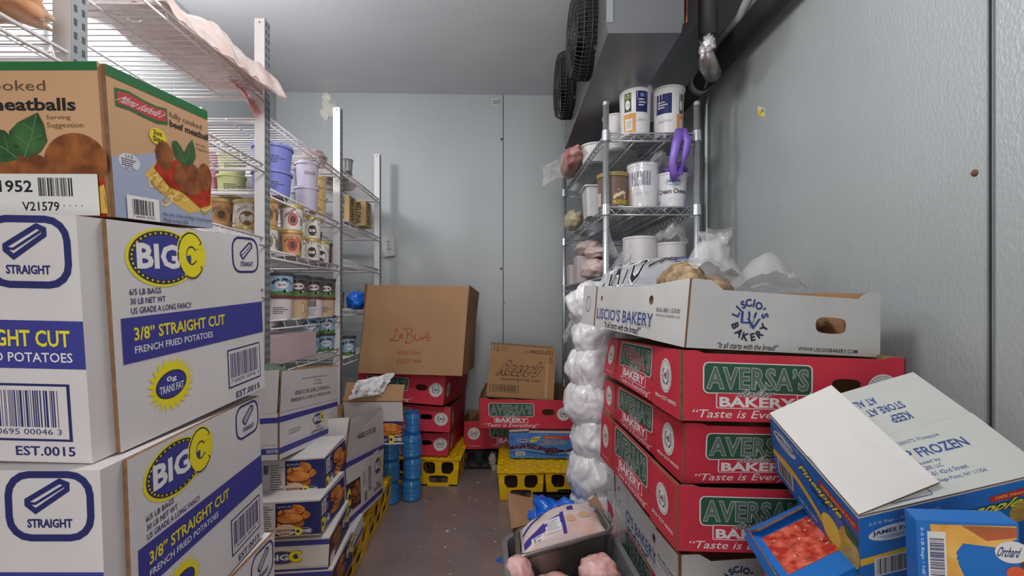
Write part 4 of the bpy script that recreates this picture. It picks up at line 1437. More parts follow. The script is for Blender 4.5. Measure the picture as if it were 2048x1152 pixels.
def strokes(s, u0, v0, u1, v1, lines, w, m, lay=1):
    for L in lines: s.line([(u0 + (u1 - u0) * x, v0 + (v1 - v0) * y) for x, y in L], w, m, lay)


V_ = lambda v: v / .607
strokes(s, .278, V_(.35), .675, V_(.525), [
    [(.10, .80), (.155, .90), (.165, .82), (.12, .55), (.085, .24), (.03, .26), (.0, .18), (.04, .11), (.10, .17), (.17, .12), (.24, .20)],
    [(.22, .35), (.30, .46), (.29, .56), (.24, .52), (.23, .36), (.28, .28), (.33, .34)],
    [(.40, .88), (.42, .45), (.40, -.05)], [(.30, .9), (.42, .98), (.52, .88), (.52, .68), (.42, .55), (.56, .45), (.58, .2), (.50, .02), (.38, .02)],
    [(.62, .6), (.61, .3), (.66, .16), (.73, .25), (.76, .62), (.755, .2)],
    [(.80, .2), (.86, .5), (.92, .72), (.93, .4), (.90, .14), (.98, .22), (1.0, .32)], [(.78, .36), (.9, .40), (1.0, .40)]], .0048, LR)
s.text('Artisan Bakery', .363, V_(.205), .595, V_(.277), LR, 1)
s.text('610-337-1444', .365, V_(.124), .595, V_(.172), LR, 1, .01)
mb.build('body', r)
cf = [Vector(p) for p in c3]
flap(r, 'flap', mid[0], mid[1], cf[5] + Vector((-.004, 0, 0)), cf[4], KB, KB2)
flap(r, 'flap', mid[1], mid[2], cf[6] + Vector((.012, 0, .0)), cf[5] + Vector((.004, 0, .004)), KB2, KB2)
flap(r, 'flap', mid[3], mid[0], cf[4] + Vector((-.012, -.01, .004)), cf[7] + Vector((-.03, 0, 0)), KB2, KB2)
flap(r, 'flap', mid[2], mid[3], cf[7] + Vector((0, .02, -.02)), cf[6] + Vector((0, .02, -.02)), KB2, KB2)

# ------------------------------------------------------------------ peanut butter cup carton
c4_ = C['R']
KR = mat('kraft_carton', (176, 134, 92), .65, 0, .06, 6, .22, 14)
BRN = ink((84, 56, 40))
r = thing('candy_carton', 'brown candy carton leaning over in the open red tray at the back', 'carton', base_of(c4_))
mb = MB(); carton(mb, c4_, KR)
s = bface(mb, c4_, 'front')
s.text('12', .045, .885, .125, .975, BRN, 1, .01); s.text('24 COUNT', .14, .94, .27, .975, BRN, 1); s.text('BOXES', .14, .89, .23, .925, BRN, 1)
s.text('44000-033', .60, .872, .955, .955, BRN, 1, .01); s.text('34000', .51, .885, .585, .92, BRN, 1)
s.text('Reese’s', .20, .44, .79, .70, BRN, 1, .075, .25, spacing=1.1); s.text('Reese’s', .20, .44, .79, .70, KR, 2, .028, .25, spacing=1.1)
s.text('PEANUT BUTTER CUPS', .205, .33, .778, .375, BRN, 1, .02)
s.rect(.04, .10, .468, .24, BRN, 1, 2, 1); s.rect(.048, .108, .46, .232, KR, 2, 2, 1); s.barcode(.05, .11, .46, .232, 17, False, 2, BRN)
s.rect(.86, .03, .90, .86, mat('packing_tape', (196, 158, 116), .25, 0, .03), 1, 1, 4); s.small_lines(.87, .70, .97, .84, 4, BRN, 1, 2, .3)
mb.build('body', r)
k_ = [Vector(p) for p in c4_]
flap(r, 'bottom_flap', k_[0] + Vector((.01, -.006, .0)), k_[1] + Vector((-.14, -.004, 0)), k_[1] + Vector((-.12, .05, -.012)), k_[0] + Vector((.04, .06, -.012)), KR, KR)

# ------------------------------------------------------------------ blueberry carton
c5_ = C['BB']
BBLUE = mat('blueberry_carton', (70, 128, 204), .45, 0, .06, 7)
r = thing('blueberry_carton', 'blue blueberry carton standing on the yellow crates at the back', 'carton', base_of(c5_))
mb = MB(); carton(mb, c5_, BBLUE)
bface(mb, c5_, 'top').rect(0, 0, 1, 1, WHITEBOX, 1, 3, 3)
s = bface(mb, c5_, 'front')
LB2, DB2 = ink((112, 164, 220)), ink((36, 70, 140))
up = lambda u: .36 + .15 * math.sin(u * 6.3 - .1) * (1 - .35 * u) + .09
lo = lambda u: .30 + .07 * math.sin(u * 6.3 + .3)
for k in range(24):
    u0, u1 = k / 24, (k + 1) / 24
    s.poly([(u0, lo(u0)), (u1, lo(u1)), (u1, up(u1)), (u0, up(u0))], BERRY, 2)
    s.poly([(u0, lo(u0) - .05), (u1, lo(u1) - .05), (u1, lo(u1)), (u0, lo(u0))], LB2, 2)
    s.poly([(u0, lo(u0) - .13), (u1, lo(u1) - .13), (u1, lo(u1) - .09), (u0, lo(u0) - .09)], DB2, 2)
rnd = random.Random(5)
for k in range(150):
    u = rnd.random(); v = lo(u) + (up(u) - lo(u)) * rnd.uniform(.08, .92)
    s.ell(u * .98 + .01, v, .014, .032, ink((58, 36, 60)) if k % 3 else ink((134, 112, 140)), 3 + k % 3, 8)
s.ell(.645, .30, .12, .15, BERRY, 6, 20)
for k in range(14): s.line([(.56 + .012 * k, .18), (.66, .44 - .01 * abs(k - 7))], .002, ink((110, 86, 110)) if k % 2 else ink((48, 30, 48)), 7)
s.ell(.205, .72, .088, .085, OFFW, 2, 20); s.ell(.205, .73, .08, .07, DB2, 3, 20); s.text('JAMES FARM', .145, .70, .265, .76, OFFW, 4, .02)
s.ell(.055, .78, .03, .07, DB2, 2, 16); s.text('2', .047, .75, .063, .82, OFFW, 3)
s.poly([(.31, .63), (.42, .66), (.46, .72), (.475, .87), (.38, .84), (.335, .79)], ink((236, 214, 60)), 2); s.text('Wild', .335, .69, .455, .81, GREEN, 3, .02, .2)
s.poly([(.512, .77), (1, .77), (1, .89), (.528, .89)], ink((216, 56, 44)), 2); s.text('100% Natural Fruit', .545, .80, .80, .86, YEL, 3)
s.text('Blueberries', .495, .555, .87, .735, OFFW, 3, .05, .12); s.text('Blueberries', .495, .555, .87, .735, BLACK, 4, .012, .12)
s.barcode(.092, .10, .228, .265, 31, True, 8); s.poly([(.885, .14), (.93, .2), (.91, .28), (.865, .23)], ink((176, 196, 226)), 8)
s.text('NET WT 10 LB', .05, .04, .35, .065, OFFW, 8)
mb.build('body', r)
b_ = [Vector(p) for p in c5_]
flap(r, 'top_flap', b_[4] + Vector((.0, -.004, .004)), b_[4].lerp(b_[5], .30) + Vector((0, -.004, .012)), b_[4].lerp(b_[5], .33) + Vector((0, .2, .014)), b_[7] + Vector((0, -.04, .006)), WHITEBOX, WHITEBOX)

# ------------------------------------------------------------------ fruit cartons, front right
def james(s, u0, v0, u1, v1, lay=3):
    cu, cv = (u0 + u1) / 2, (v0 + v1) / 2
    s.ell(cu, cv, (u1 - u0) / 2, (v1 - v0) / 2, OFFW, lay, 26)
    s.ell(cu, cv + (v1 - v0) * .04, (u1 - u0) / 2 * .92, (v1 - v0) / 2 * .78, ink((210, 220, 232)), lay + 1, 26)
    s.text('JAMES FARM', u0 + (u1 - u0) * .08, cv - (v1 - v0) * .06, u0 + (u1 - u0) * .94, cv + (v1 - v0) * .26, ink((36, 48, 84)), lay + 2, .03)
    for k in range(4): s.line([(u0 + (u1 - u0) * (.2 + .03 * k), cv - (v1 - v0) * (.14 + .07 * k)), (u1 - (u1 - u0) * (.15 + .05 * k), cv - (v1 - v0) * (.12 + .07 * k))], .0008, ink((70, 110, 170)), lay + 2)


YELP = ink((238, 190, 44))
PINEY = mat('pineapple_print', (196, 150, 60), .5, 0, .1, 60, rgb2=(226, 196, 96))


def pine_print(s, w):
    """blue fruit print shared by two faces; w tells the layout"""
    s.rect(0, 0, 1, 1, BLUEBOX, 1, 4, 3)
    if w == 'left':
        s.text('2-5 lb Bags • 10 LBS NET WT.', .05, .90, .46, .95, ink((196, 222, 240)), 2)
        james(s, .04, .70, .34, .90)
        s.barcode(.055, .10, .265, .40, 41, True, 3)
        s.text('KEEP FROZEN', .33, .10, .55, .16, OFFW, 2)
        for k in range(16):
            a, b = k / 16, (k + 1) / 16
            f = lambda x: .46 - .22 * x + .1 * math.sin(x * 5)
            s.poly([(a, f(a) - .10), (b, f(b) - .10), (b, f(b)), (a, f(a))], YELP, 2)
        s.ell(.90, .40, .10, .26, PINEY, 3, 24)
        for k in range(12): s.poly([(.88 + .008 * k, .55), (.895 + .008 * k, .55), (.82 + .017 * k, .78)], ink((48, 110, 60)), 4)
        s.ell(.73, .31, .115, .22, ink((224, 190, 60)), 5, 26); s.ell(.72, .32, .10, .19, ink((244, 222, 96)), 6, 26)
        s.poly([(.62, .80), (1, .80), (1, .90), (.60, .90)], ink((210, 48, 40)), 4); s.text('100% Natural Fruit', .64, .825, .97, .875, ink((250, 190, 90)), 5, .02)
        s.text('Pineapple', .385, .66, .84, .80, ink((24, 60, 44)), 7, .07, .15); s.text('Pineapple', .385, .66, .84, .80, ink((244, 226, 70)), 8, .025, .15)
        s.text('CHUNKS', .50, .58, .70, .64, ink((22, 36, 80)), 7, .02)
    else:
        s.text('2-5 lb Bags - 10 LBS NET WT.', .055, .86, .45, .91, ink((196, 222, 240)), 2)
        james(s, .05, .62, .36, .83)
        for k in range(16):
            a, b = k / 16, (k + 1) / 16
            f = lambda x: .43 + .12 * x
            s.poly([(a, f(a) - .10), (b, f(b) - .10), (b, f(b)), (a, f(a))], YELP, 2)
        s.barcode(.08, .12, .32, .40, 43, True, 3)
        s.ell(.92, .60, .09, .16, PINEY, 3, 24)
        s.poly([(.72, .80), (1, .80), (1, .91), (.70, .88)], ink((210, 48, 40)), 4); s.text('100% Natural Fruit', .74, .83, .98, .87, ink((250, 190, 90)), 5, .02)
        s.text('Pineapple', .44, .64, .88, .80, ink((24, 60, 44)), 7, .07, .15); s.text('Pineapple', .44, .64, .88, .80, ink((244, 226, 70)), 8, .025, .15)


c = C['P']
r = thing('pineapple_carton', 'blue and white pineapple carton with one lid flap sprung open, tilted on other fruit cartons', 'carton', base_of(c), 'fruit cartons at the front right')
mb = MB()
carton(mb, c, WHITEBOX2)
pine_print(bface(mb, c, 'left'), 'left')
pine_print(bface(mb, c, 'front'), 'front')
mb.build('body', r)
p_ = [Vector(x) for x in c]
nt = (p_[5] - p_[4]).cross(p_[7] - p_[4]).normalized()
TB = ink((62, 82, 138))
GW = mat('lid_board', (192, 196, 192), .6, 0, .03, 9, .04, 240)


def lid_b(q):
    q.text('INGREDIENTS: Pineapple.', .40, .78, .74, .85, TB, 1)
    q.text('KEEP FROZEN', .36, .56, .82, .70, TB, 1, .02)
    q.text('Distributed by:', .42, .44, .62, .50, TB, 1); q.text('ROGER, LLC', .46, .36, .60, .42, TB, 1)
    q.text('20-01 42nd Street', .47, .27, .70, .33, TB, 1); q.text('College Point, NY 11356', .47, .16, .76, .22, TB, 1)
    q.rrect(.20, .05, .42, .16, .002, .0012, TB, 1)


m0, m1 = p_[4].lerp(p_[7], .5), p_[5].lerp(p_[6], .5)
o1, o2 = nt * .003, nt * .006
flap(r, 'lid_flap', p_[4] + o2, p_[5] + o2, m1 + o2 + nt * .004, m0 + o2 + nt * .004, GW, WHITEBOX2, None, .003, lid_b)
flap(r, 'lid_flap', p_[6] + o2, p_[7] + o2, m0 + o2 + nt * .002, m1 + o2 + nt * .002, GW, WHITEBOX2, None, .003, lambda q: (q.text('AT ALL TIMES', .36, .26, .66, .40, TB, 2, .02), q.text('STORE AT 0°', .25, .47, .54, .61, TB, 2, .02), q.text('KEEP', .28, .68, .40, .82, TB, 2, .02)))
f1, f0 = at(1879, 964, .70), at(1663, 770, .885)
flap(r, 'sprung_flap', p_[4] + o2 * 1.5, f1, f0, p_[7] + o2 * 1.5, mat('flap_white', (214, 212, 210), .6, 0, .02, 6, .03, 240), WHITEBOX2, None, .004)

# strawberry carton
sL, sB, sN = at(1500, 1068, .92), at(1606, 1017, .93), at(1588, 1195, .765)
sB = sL + (sB - sL).normalized() * .28
sR = sB + sN - sL
dn = (sN - sL).cross(sB - sL).normalized()
if dn.z > 0: dn = -dn
S_ = [sN + dn * .12, sR + dn * .12, sB + dn * .12, sL + dn * .12, sN, sR, sB, sL]
r = thing('strawberry_carton', 'crumpled blue strawberry carton under the tilted pineapple carton', 'carton', base_of(S_), 'fruit cartons at the front right')
mb = MB()
carton(mb, S_, BLUEBOX)
q = bface(mb, S_, 'left')
q.text('10 LBS', .60, .62, .82, .76, OFFW, 2, .02, rot90=0)
james(q, .52, .28, .86, .55)
q.barcode(.12, .1, .4, .55, 51, True, 2)
q.rect(.0, .0, .22, .35, STRAW, 1, 2, 2)
t = bface(mb, S_, 'top')
q = t
t.poly([(.05, .26), (.56, .26), (.56, .86), (.05, .86)], STRAW, 2)
rnd = random.Random(3)
for k in range(34):
    u, v = rnd.uniform(.09, .52), rnd.uniform(.31, .81)
    t.ell(u, v, .035, .045, STRAW, 3 + k % 3, 10)
    if k % 3 == 0:
        for j in range(5): t.poly([(u, v), (u + .03 * math.cos(j * 1.26), v + .03 * math.sin(j * 1.26)), (u + .012 * math.cos(j * 1.26 + .5), v + .012 * math.sin(j * 1.26 + .5))], LEAF, 6)
    if k % 2: t.ell(u + .01, v + .01, .008, .010, ink((246, 178, 156)), 6, 6)
mb.build('body', r)
# its raised, crushed far edge
flap(r, 'crushed_flap', sL + Vector((-.004, .0, .004)), sB + Vector((0, .004, .004)), sB + Vector((-.006, -.018, .016)), sL + Vector((.008, -.018, .014)), BLUEBOX, BLUEBOX, None, .004)
flap(r, 'crushed_flap', sL + Vector((-.006, 0, -.01)), sL + Vector((-.004, .0, .012)), sN + Vector((-.012, 0, .012)), sN + Vector((-.012, 0, -.01)), BLUEBOX, BLUEBOX, None, .003)

# carton standing on end with peach print
kL, kR = at(1832, 1040, .625), at(2037, 1048, .575)
kd = Vector((.015, .036, 0)); kz = Vector((.012, 0, -.30))
K_ = [kL + kz, kR + kz, kR + kz + kd, kL + kz + kd, kL, kR, kR + kd, kL + kd]
r = thing('peach_carton', 'blue and orange fruit carton standing on end in front of the pineapple carton', 'carton', base_of(K_), 'fruit cartons at the front right')
mb = MB(); carton(mb, K_, BLUEBOX)
s = bface(mb, K_, 'front')
V = lambda v: 1 - (1 - v) * .25 if v >= 0 else v
s.poly([(.14, .985), (.98, .99), (.98, .94), (.80, .90), (.62, .905), (.47, .91), (.40, .87), (.40, .84), (.50, .74), (.46, .66), (.34, .58), (.24, .60), (.2, .8)], PEACH, 2)
rnd = random.Random(8)
for k in range(12): s.ell(.30 + .05 * rnd.random(), .62 + .3 * k / 12, .10, .018, PEACH, 3 + k % 2, 12, .6)
s.poly([(.46, .985), (.98, .985), (.98, .945), (.7, .925)], mat('fruit_mix_print', (150, 100, 44), .5, 0, .1, 24, rgb2=(206, 92, 60)), 4)
s.rect(.11, .70, .30, .955, OFFW, 5, 1, 2); s.barcode(.12, .71, .29, .945, 61, False, 5, vert=True, m=NAVY)
s.text('2-5 LB Bags • NET WT 10 LBS', .035, .60, .075, .97, ink((206, 226, 244)), 3, .01, rot90=-1)
s.ell(.93, .885, .16, .045, OFFW, 4, 22); s.text('Orchard', .80, .865, 1.0, .905, ink((40, 52, 110)), 5, .02, .2)
s.ell(.80, .70, .10, .07, OFFW, 4, 22); s.ell(.80, .70, .088, .06, ink((120, 60, 120)), 5, 22); s.text('M', .75, .67, .85, .73, OFFW, 6, .03, .3)
s.ell(.96, .80, .09, .028, ink((222, 92, 50)), 4, 16); s.text('KEEP FROZEN', .16, .52, .2, .66, ink((236, 220, 70)), 3, .02, rot90=-1)
mb.build('body', r)
k2 = [p + Vector((.128, -.052, -.004)) for p in K_]
r = thing('peach_carton', 'blue fruit carton at the right edge beside the one standing on end', 'carton', base_of(k2), 'fruit cartons at the front right')
mb = MB(); carton(mb, k2, BLUEBOX); s = bface(mb, k2, 'front'); s.poly([(.3, .95), (1, .95), (1, .6), (.5, .7)], PEACH, 2)
mb.build('body', r)
# base stack that carries them
zlow = min(p.z for p in S_[:4])
mb = MB()
Bq = [(.46, .58, 0), (.94, .58, 0), (.94, .92, 0), (.46, .92, 0)]
Bq = Bq + [(x, y, zlow - .002) for x, y, z in Bq]
r = thing('fruit_carton', 'white carton on the floor that carries the tilted fruit cartons', 'carton', base_of(Bq))
carton(mb, Bq, WHITEBOX2); mb.build('body', r)
mb = MB()
zk = min(p.z for p in K_[:4])


# ------------------------------------------------------------------ soda crates
def crate(name, label, loc, m, rz=0.0, group=None):
    W, D, H = .229, .42, .14
    r = thing(name, label, 'crate', loc, group)
    r.rotation_euler = (0, 0, rz)
    o = Vector(loc)
    mb = MB()
    c = [o + Vector(p) for p in ((-W / 2 + .012, 0, 0), (W / 2 - .012, 0, 0), (W / 2 - .012, D, 0), (-W / 2 + .012, D, 0), (-W / 2, -.006, H), (W / 2, -.006, H), (W / 2, D + .006, H), (-W / 2, D + .006, H))]
    win = [oval(.275, .665, .15, .235, 14, .5), oval(.725, .665, .15, .235, 14, .5), oval(.5, .225, .25, .145, 14, .35)]
    for f in ('front', 'back'):
        panel(mb, bface(mb, c, f), m, m, holes=win, t=.004, n=6)
    sw = [oval(.14 + .24 * k, .66, .075, .2, 12, .55) for k in range(4)] + [oval(.26 + .24 * k, .24, .085, .13, 12, .4) for k in range(3)]
    for f in ('left', 'right'):
        panel(mb, bface(mb, c, f), m, m, holes=sw, t=.004, n=8)
    # raised skirts at the lower corners
    for f in ('front', 'back'):
        q = bface(mb, c, f)
        for sg in (0, 1):
            pr = [(0, 0), (.22, 0), (.22, .40), (.12, .62), (0, .66)]
            if sg: pr = [(1 - u, v) for u, v in pr][::-1]
            lo_ = [q.fn(u, v, .0) for u, v in pr]; hi = [q.fn(u, v, .012) for u, v in pr]
            mb.loft([lo_, hi], m, False, False, True)
        q2 = [q.fn(u, v, .012) for u, v in ((0, 0), (1, 0), (1, .06), (0, .06))]
        mb.loft([[q.fn(u, v, 0) for u, v in ((0, 0), (1, 0), (1, .07), (0, .07))], q2], m, False, False, True)
    mb.build('body', r)
    mb = MB()

    def deck(u, v):
        e = .010 * abs(math.sin(u * 2 * PI)) if v < .04 or v > .96 else 0
        z = H + .002 + .007 * noise.noise(Vector((u * 17, v * 30, 3))) + .004 * math.sin(u * 8 * PI) * math.sin(v * 14 * PI)
        yy = v * D + (-.012 if v < .02 else (.012 if v > .98 else 0)) * (.3 + abs(math.sin(u * 2 * PI)))
        return o + Vector(((u - .5) * W * 1.01, yy, z - e * .4))
    mb.grid(deck, 40, 60, m, True)
    mb.grid(lambda u, v: o + Vector(((u - .5) * W * .96, v * D, H - .012)), 2, 2, m, False, True)
    for (a, b) in (((-W / 2, -.008), (W / 2, -.008)), ((W / 2, -.008), (W / 2, D + .008)), ((W / 2, D + .008), (-W / 2, D + .008)), ((-W / 2, D + .008), (-W / 2, -.008))):
        mb.tube([o + Vector((a[0], a[1], H - .002)), o + Vector((b[0], b[1], H - .002))], .005, m, 6)
    mb.build('deck', r)
    return r


GY = 'yellow soda crates on the floor'
p = at(1042, 1000, 2.363)
cr0 = crate('soda_crate', 'yellow soda crate in front of the blueberry carton, nearer the aisle', (p.x, 2.363, 0), YCRATE, 0, GY)
dup(cr0, (p.x + .234, 2.37, 0), 0, 'yellow soda crate next to the white bag column, beside another one', GY)
p = at(880, 972, 2.55)
dup(cr0, (p.x - .01, 2.56, 0), math.radians(-3), 'yellow soda crate carrying the red trays beside the blue jars', GY)
dup(cr0, (p.x - .25, 2.60, 0), math.radians(-3), 'yellow soda crate behind the blue jars, under the red trays', GY)
names = ['yellow soda crate under the small stack of mozzarella cartons', 'yellow soda crate under the flat white carton and the open carton', 'yellow soda crate in the left row, ending right beside the blue jars']
for k in range(3):
    dup(cr0, (-.662 + (.018, .006, -.010)[k], 1.02 + .432 * k, 0), 0, names[k], GY)
q_ = crate('soda_crate', 'black crate on the floor under the half hidden red tray', (at(958, 938, 2.815).x, 2.815, 0), BCRATE, 0, None)
q_.scale.z = .76

# ------------------------------------------------------------------ blue jars beside the trays


def blue_jar(c, r_, h, label):
    t = thing('blue_jar', label, 'jar', c, 'stacked blue plastic jars')
    mb = MB()
    prof = [(.001, 0), (r_ * .86, 0), (r_ * .97, h * .05), (r_, h * .14), (r_ * .965, h * .2), (r_, h * .26), (r_ * .97, h * .34), (r_, h * .5), (r_ * .97, h * .6), (r_, h * .68), (r_ * .96, h * .78), (r_ * .84, h * .9), (r_ * .80, h * .93)]
    mb.lathe(c, prof, BWATER, 26)
    mb.build('body', t)
    mb = MB()
    mb.lathe(c, [(r_ * .80, h * .925), (r_ * .86, h * .93), (r_ * .86, h * .995), (r_ * .8, h), (.001, h)], mat('blue_lid', (34, 104, 172), .4), 26)
    mb.build('lid', t)


base = at(823, 1003, 2.37)
zs = 0
for k, (h, r_) in enumerate(((.108, .050), (.108, .047), (.118, .052), (.105, .038))):
    blue_jar((base.x + (.004 if k % 2 else -.002), 2.38, zs), r_, h, 'blue plastic jar, %s of the right-hand jar column' % ('bottom one on the floor', 'second from the floor', 'widest, third from the floor', 'narrow topmost')[k])
    zs += h
zs = 0
for k, (h, r_) in enumerate(((.108, .046), (.105, .048), (.106, .046))):
    blue_jar((base.x - .100, 2.34, zs), r_, h, 'blue plastic jar, %s of the column under the fried food carton' % ('bottom one on the floor', 'middle one', 'topmost')[k])
    zs += h

# ------------------------------------------------------------------ tubs and buckets
def tub(p, r_, h, m, label, lid=None, name='ice_cream_tub', group=None, band=None, taper=.86, cat='tub', draw=None, body=None):
    p = Vector(p)
    t = thing(name, label, cat, p, group)
    mb = MB()
    hb = h * .9 if lid else h
    rb = r_ * taper
    if lid: mb.lathe(p, [(.001, .001), (rb, .001), (r_ * .97, hb)], m, 28)
    else: mb.lathe(p, [(.001, .001), (rb, .001), (r_ * .96, h * .95), (r_ * 1.03, h * .955), (r_ * 1.03, h), (r_ * .97, h), (r_ * .93, h * .9), (rb * .95, .006), (.001, .006)], m, 30)
    ang = math.degrees(math.atan2(-p.y, -p.x))
    s = cyl(mb, (p.x, p.y), p.z, p.z + hb, rb, r_ * (.97 if lid else .96), ang, 170)
    if draw: draw(s)
    mb.build('body', t)
    if lid:
        mb = MB()
        mb.lathe(p, [(r_ * .96, hb - h * .02), (r_ * 1.04, hb - h * .02), (r_ * 1.04, h * .985), (r_ * .98, h), (r_ * .93, h * .985), (.001, h * .985)], lid, 28)
        mb.build('lid', t)
    return t


def gel(col):
    def d(s):
        s.small_lines(.05, .15, .25, .85, 7, DGREY, 1, 2, .35)
        s.ring(.55, .45, .16, .28, .3, col, 1, 20); s.ell(.55, .45, .10, .18, ink((90, 74, 60)), 1, 16)
        s.arc_text('HALO TOP', .55, .42, s.H * .36, s.H * .12, 150, 30, DGREY, 2)
        s.barcode(.8, .2, .95, .6, 4, False, 1, n=8)
    return d


def polka(s):
    rnd = random.Random(2)
    for k in range(30): s.ell(rnd.random(), rnd.random(), .022, .03, BLACK, 1, 8)
    s.ell(.5, .4, .17, .27, ink((62, 54, 56)), 2, 18); s.text('280', .42, .33, .58, .46, OFFW, 3, .02)


def num(nm, col, band):
    def d(s):
        s.rect(0, .0, 1, .35, band, 1, 8, 1)
        s.ell(.5, .32, .22, .30, col, 2, 20); s.text(nm, .37, .22, .63, .4, OFFW, 3, .02)
        s.arc_text('HALO TOP', .5, .3, s.H * .5, s.H * .13, 145, 35, BLACK, 3)
    return d


def benj(bg, blob=None):
    def d(s):
        for k in range(16): s.poly([(k / 16, 0), ((k + 1) / 16, 0), ((k + 1) / 16, .2 + .03 * math.sin(k + 1)), (k / 16, .2 + .03 * math.sin(k))], ink((92, 130, 72)), 1)
        s.arc_text('BEN & JERRY’S', .52, .20, s.H * .60, s.H * .12, 138, 42, BLACK, 3, .05)
        s.ell(.52, .5, .17, .16, OFFW, 2, 18); s.small_lines(.42, .42, .62, .58, 3, ink((150, 60, 70)), 3)
        if blob: s.ell(.3, .45, .10, .25, blob, 2, 14)
        s.ell(.6, .2, .05, .08, BLACK, 3, 10); s.ell(.66, .22, .03, .04, OFFW, 4, 8)
        s.small_lines(.05, .2, .2, .85, 8, OFFW, 2, 2, .3)
    return d


def van(s): s.text('Vanilla', .40, .48, .78, .66, ink((48, 44, 58)), 1, 0, .25)


def lines(s): s.small_lines(.3, .25, .75, .6, 4, DGREY, 1, 3, .4)


LAV = mat('lavender_tub', (190, 182, 200), .4, 0, .03)
BLU = mat('blue_tub', (126, 134, 206), .4, 0, .03)
GRY = mat('grey_tub', (176, 178, 188), .4, 0, .03)
PNK = mat('pink_tub', (214, 150, 186), .4, 0, .03)
GRN = mat('lime_tub', (206, 212, 150), .4, 0, .03)
YLW = mat('mustard_tub', (214, 182, 122), .4, 0, .03)
ROSE = mat('rose_tub', (196, 96, 104), .4, 0, .03)
GOLD = mat('gold_lid', (204, 176, 100), .35, .4, .05)
ORG = mat('orange_tub', (208, 160, 116), .4, 0, .06)
G1 = 'tubs on the left shelving'


def pair(p, r_, h, m, lab, lid, draw=None, m2=None, draw2=None, lid2=None):
    tub(p, r_, h, m, lab + ', lower one of its pair', lid, 'ice_cream_tub', G1, draw=draw)
    tub(Vector(p) + Vector((.002, 0, h + .001)), r_, h, m2 or m, lab + ', upper one of its pair', lid2 or lid, 'ice_cream_tub', G1, draw=draw2 or draw)


zB, zC, zD, zE = 1.3625, 1.1575, .9165, .7625
pair((-.862, 1.74, zB), .068, .092, BLU, 'large blue tub behind the first slotted post', BLU, lines)
pair((-.845, 2.0, zB), .046, .102, LAV, 'lavender vanilla tub near the shelf edge', LAV, None, None, van)
pair((-.925, 2.06, zB), .038, .098, GRY, 'pale grey tub behind the lavender tubs', GRY)
tub((-.93, 2.17, zB), .030, .10, ROSE, 'small rose tub between grey and lavender tubs', ROSE, group=G1)
pair((-.872, 2.17, zB), .042, .094, YLW, 'yellow tub behind the lavender tubs by the second post', YLW, lines)
pair((-1.095, 1.74, zB), .045, .078, PNK, 'pink tub seen beside the meatball carton', PNK)
pair((-1.005, 1.73, zB), .048, .076, GRN, 'lime green tub seen between carton and post', GRN, lines)
pair((-.935, 1.86, zB), .048, .080, BLU, 'blue tub deeper on the shelf beside the lime tubs', BLU)
CRM = mat('cream_tub', (222, 216, 208), .4, 0, .03)
pair((-1.045, 1.72, zC), .046, .095, CRM, 'cream gelato tub with gold lid just beside the meatball carton', GOLD, gel(ink((176, 128, 70))), ORG)
pair((-.945, 1.72, zC), .044, .093, CRM, 'cream gelato tub with gold lid left of the first post', GOLD, num('280', ink((120, 92, 60)), ink((206, 190, 160))))
pair((-.868, 1.71, zC), .040, .095, CRM, 'gelato tub half behind the first post', GOLD, gel(ink((150, 120, 80))), ORG)
pair((-.830, 1.82, zC), .042, .095, ORG, 'gelato tub with red seal near the shelf edge', GOLD, gel(ink((196, 70, 80))), CRM, gel(ink((196, 70, 80))))
pair((-.855, 1.93, zC), .036, .090, CRM, 'spotted gelato tub behind the one with the red seal', GOLD, polka)
pair((-.828, 2.01, zC), .036, .090, CRM, 'polka dot gelato tub, third along the shelf edge', GOLD, polka)
tub((-.835, 2.13, zC), .036, .095, CRM, 'single gelato tub with a dark round label by the second post', GOLD, group=G1, draw=num('310', ink((62, 48, 44)), CRM))
tub((-.90, 2.19, zC), .042, .15, mat('slate_tub', (98, 116, 140), .4), 'slate blue tall tub behind the single gelato tub', mat('slate_lid', (90, 104, 124), .4), group=G1)
tub((-.85, 2.21, zC), .034, .10, mat('brown_tub', (96, 76, 72), .4), 'dark brown tub half behind the second post', mat('brown_lid', (70, 56, 54), .4), group=G1)
# lower rows of pint tubs
BL2 = mat('pint_blue', (146, 178, 204), .35, 0, .08, 20); BK2 = mat('pint_dark', (92, 84, 84), .35, 0, .1, 20)
REDL = mat('maroon_lid', (110, 56, 62), .4); BLKL = mat('dark_lid', (62, 62, 68), .4)
WPT = mat('pint_white', (212, 204, 204), .4, 0, .04); TNP = mat('pint_tan', (198, 172, 142), .4, 0, .06)
row = ((-.838, 1.75), (-.83, 1.87), (-.822, 2.0), (-.822, 2.14))
low = ((WPT, REDL, lines), (TNP, REDL, lambda s: (s.rfill(.32, .3, .72, .75, .01, ink((226, 210, 186)), 1), s.rrect(.3, .26, .74, .79, .012, .002, ink((170, 130, 70)), 2))), (WPT, REDL, lambda s: (s.barcode(.35, .55, .65, .95, 3, False, 1, n=10), s.small_lines(.3, .1, .7, .5, 5, SILVER, 1))), (TNP, REDL, lines))
upp = ((BL2, BLKL, benj(0)), (BK2, BLKL, benj(0, ink((112, 72, 58)))), (BK2, BLKL, benj(0, ink((112, 72, 58)))), (BK2, BLKL, benj(0)))
wh = ('first', 'second', 'third', 'fourth')
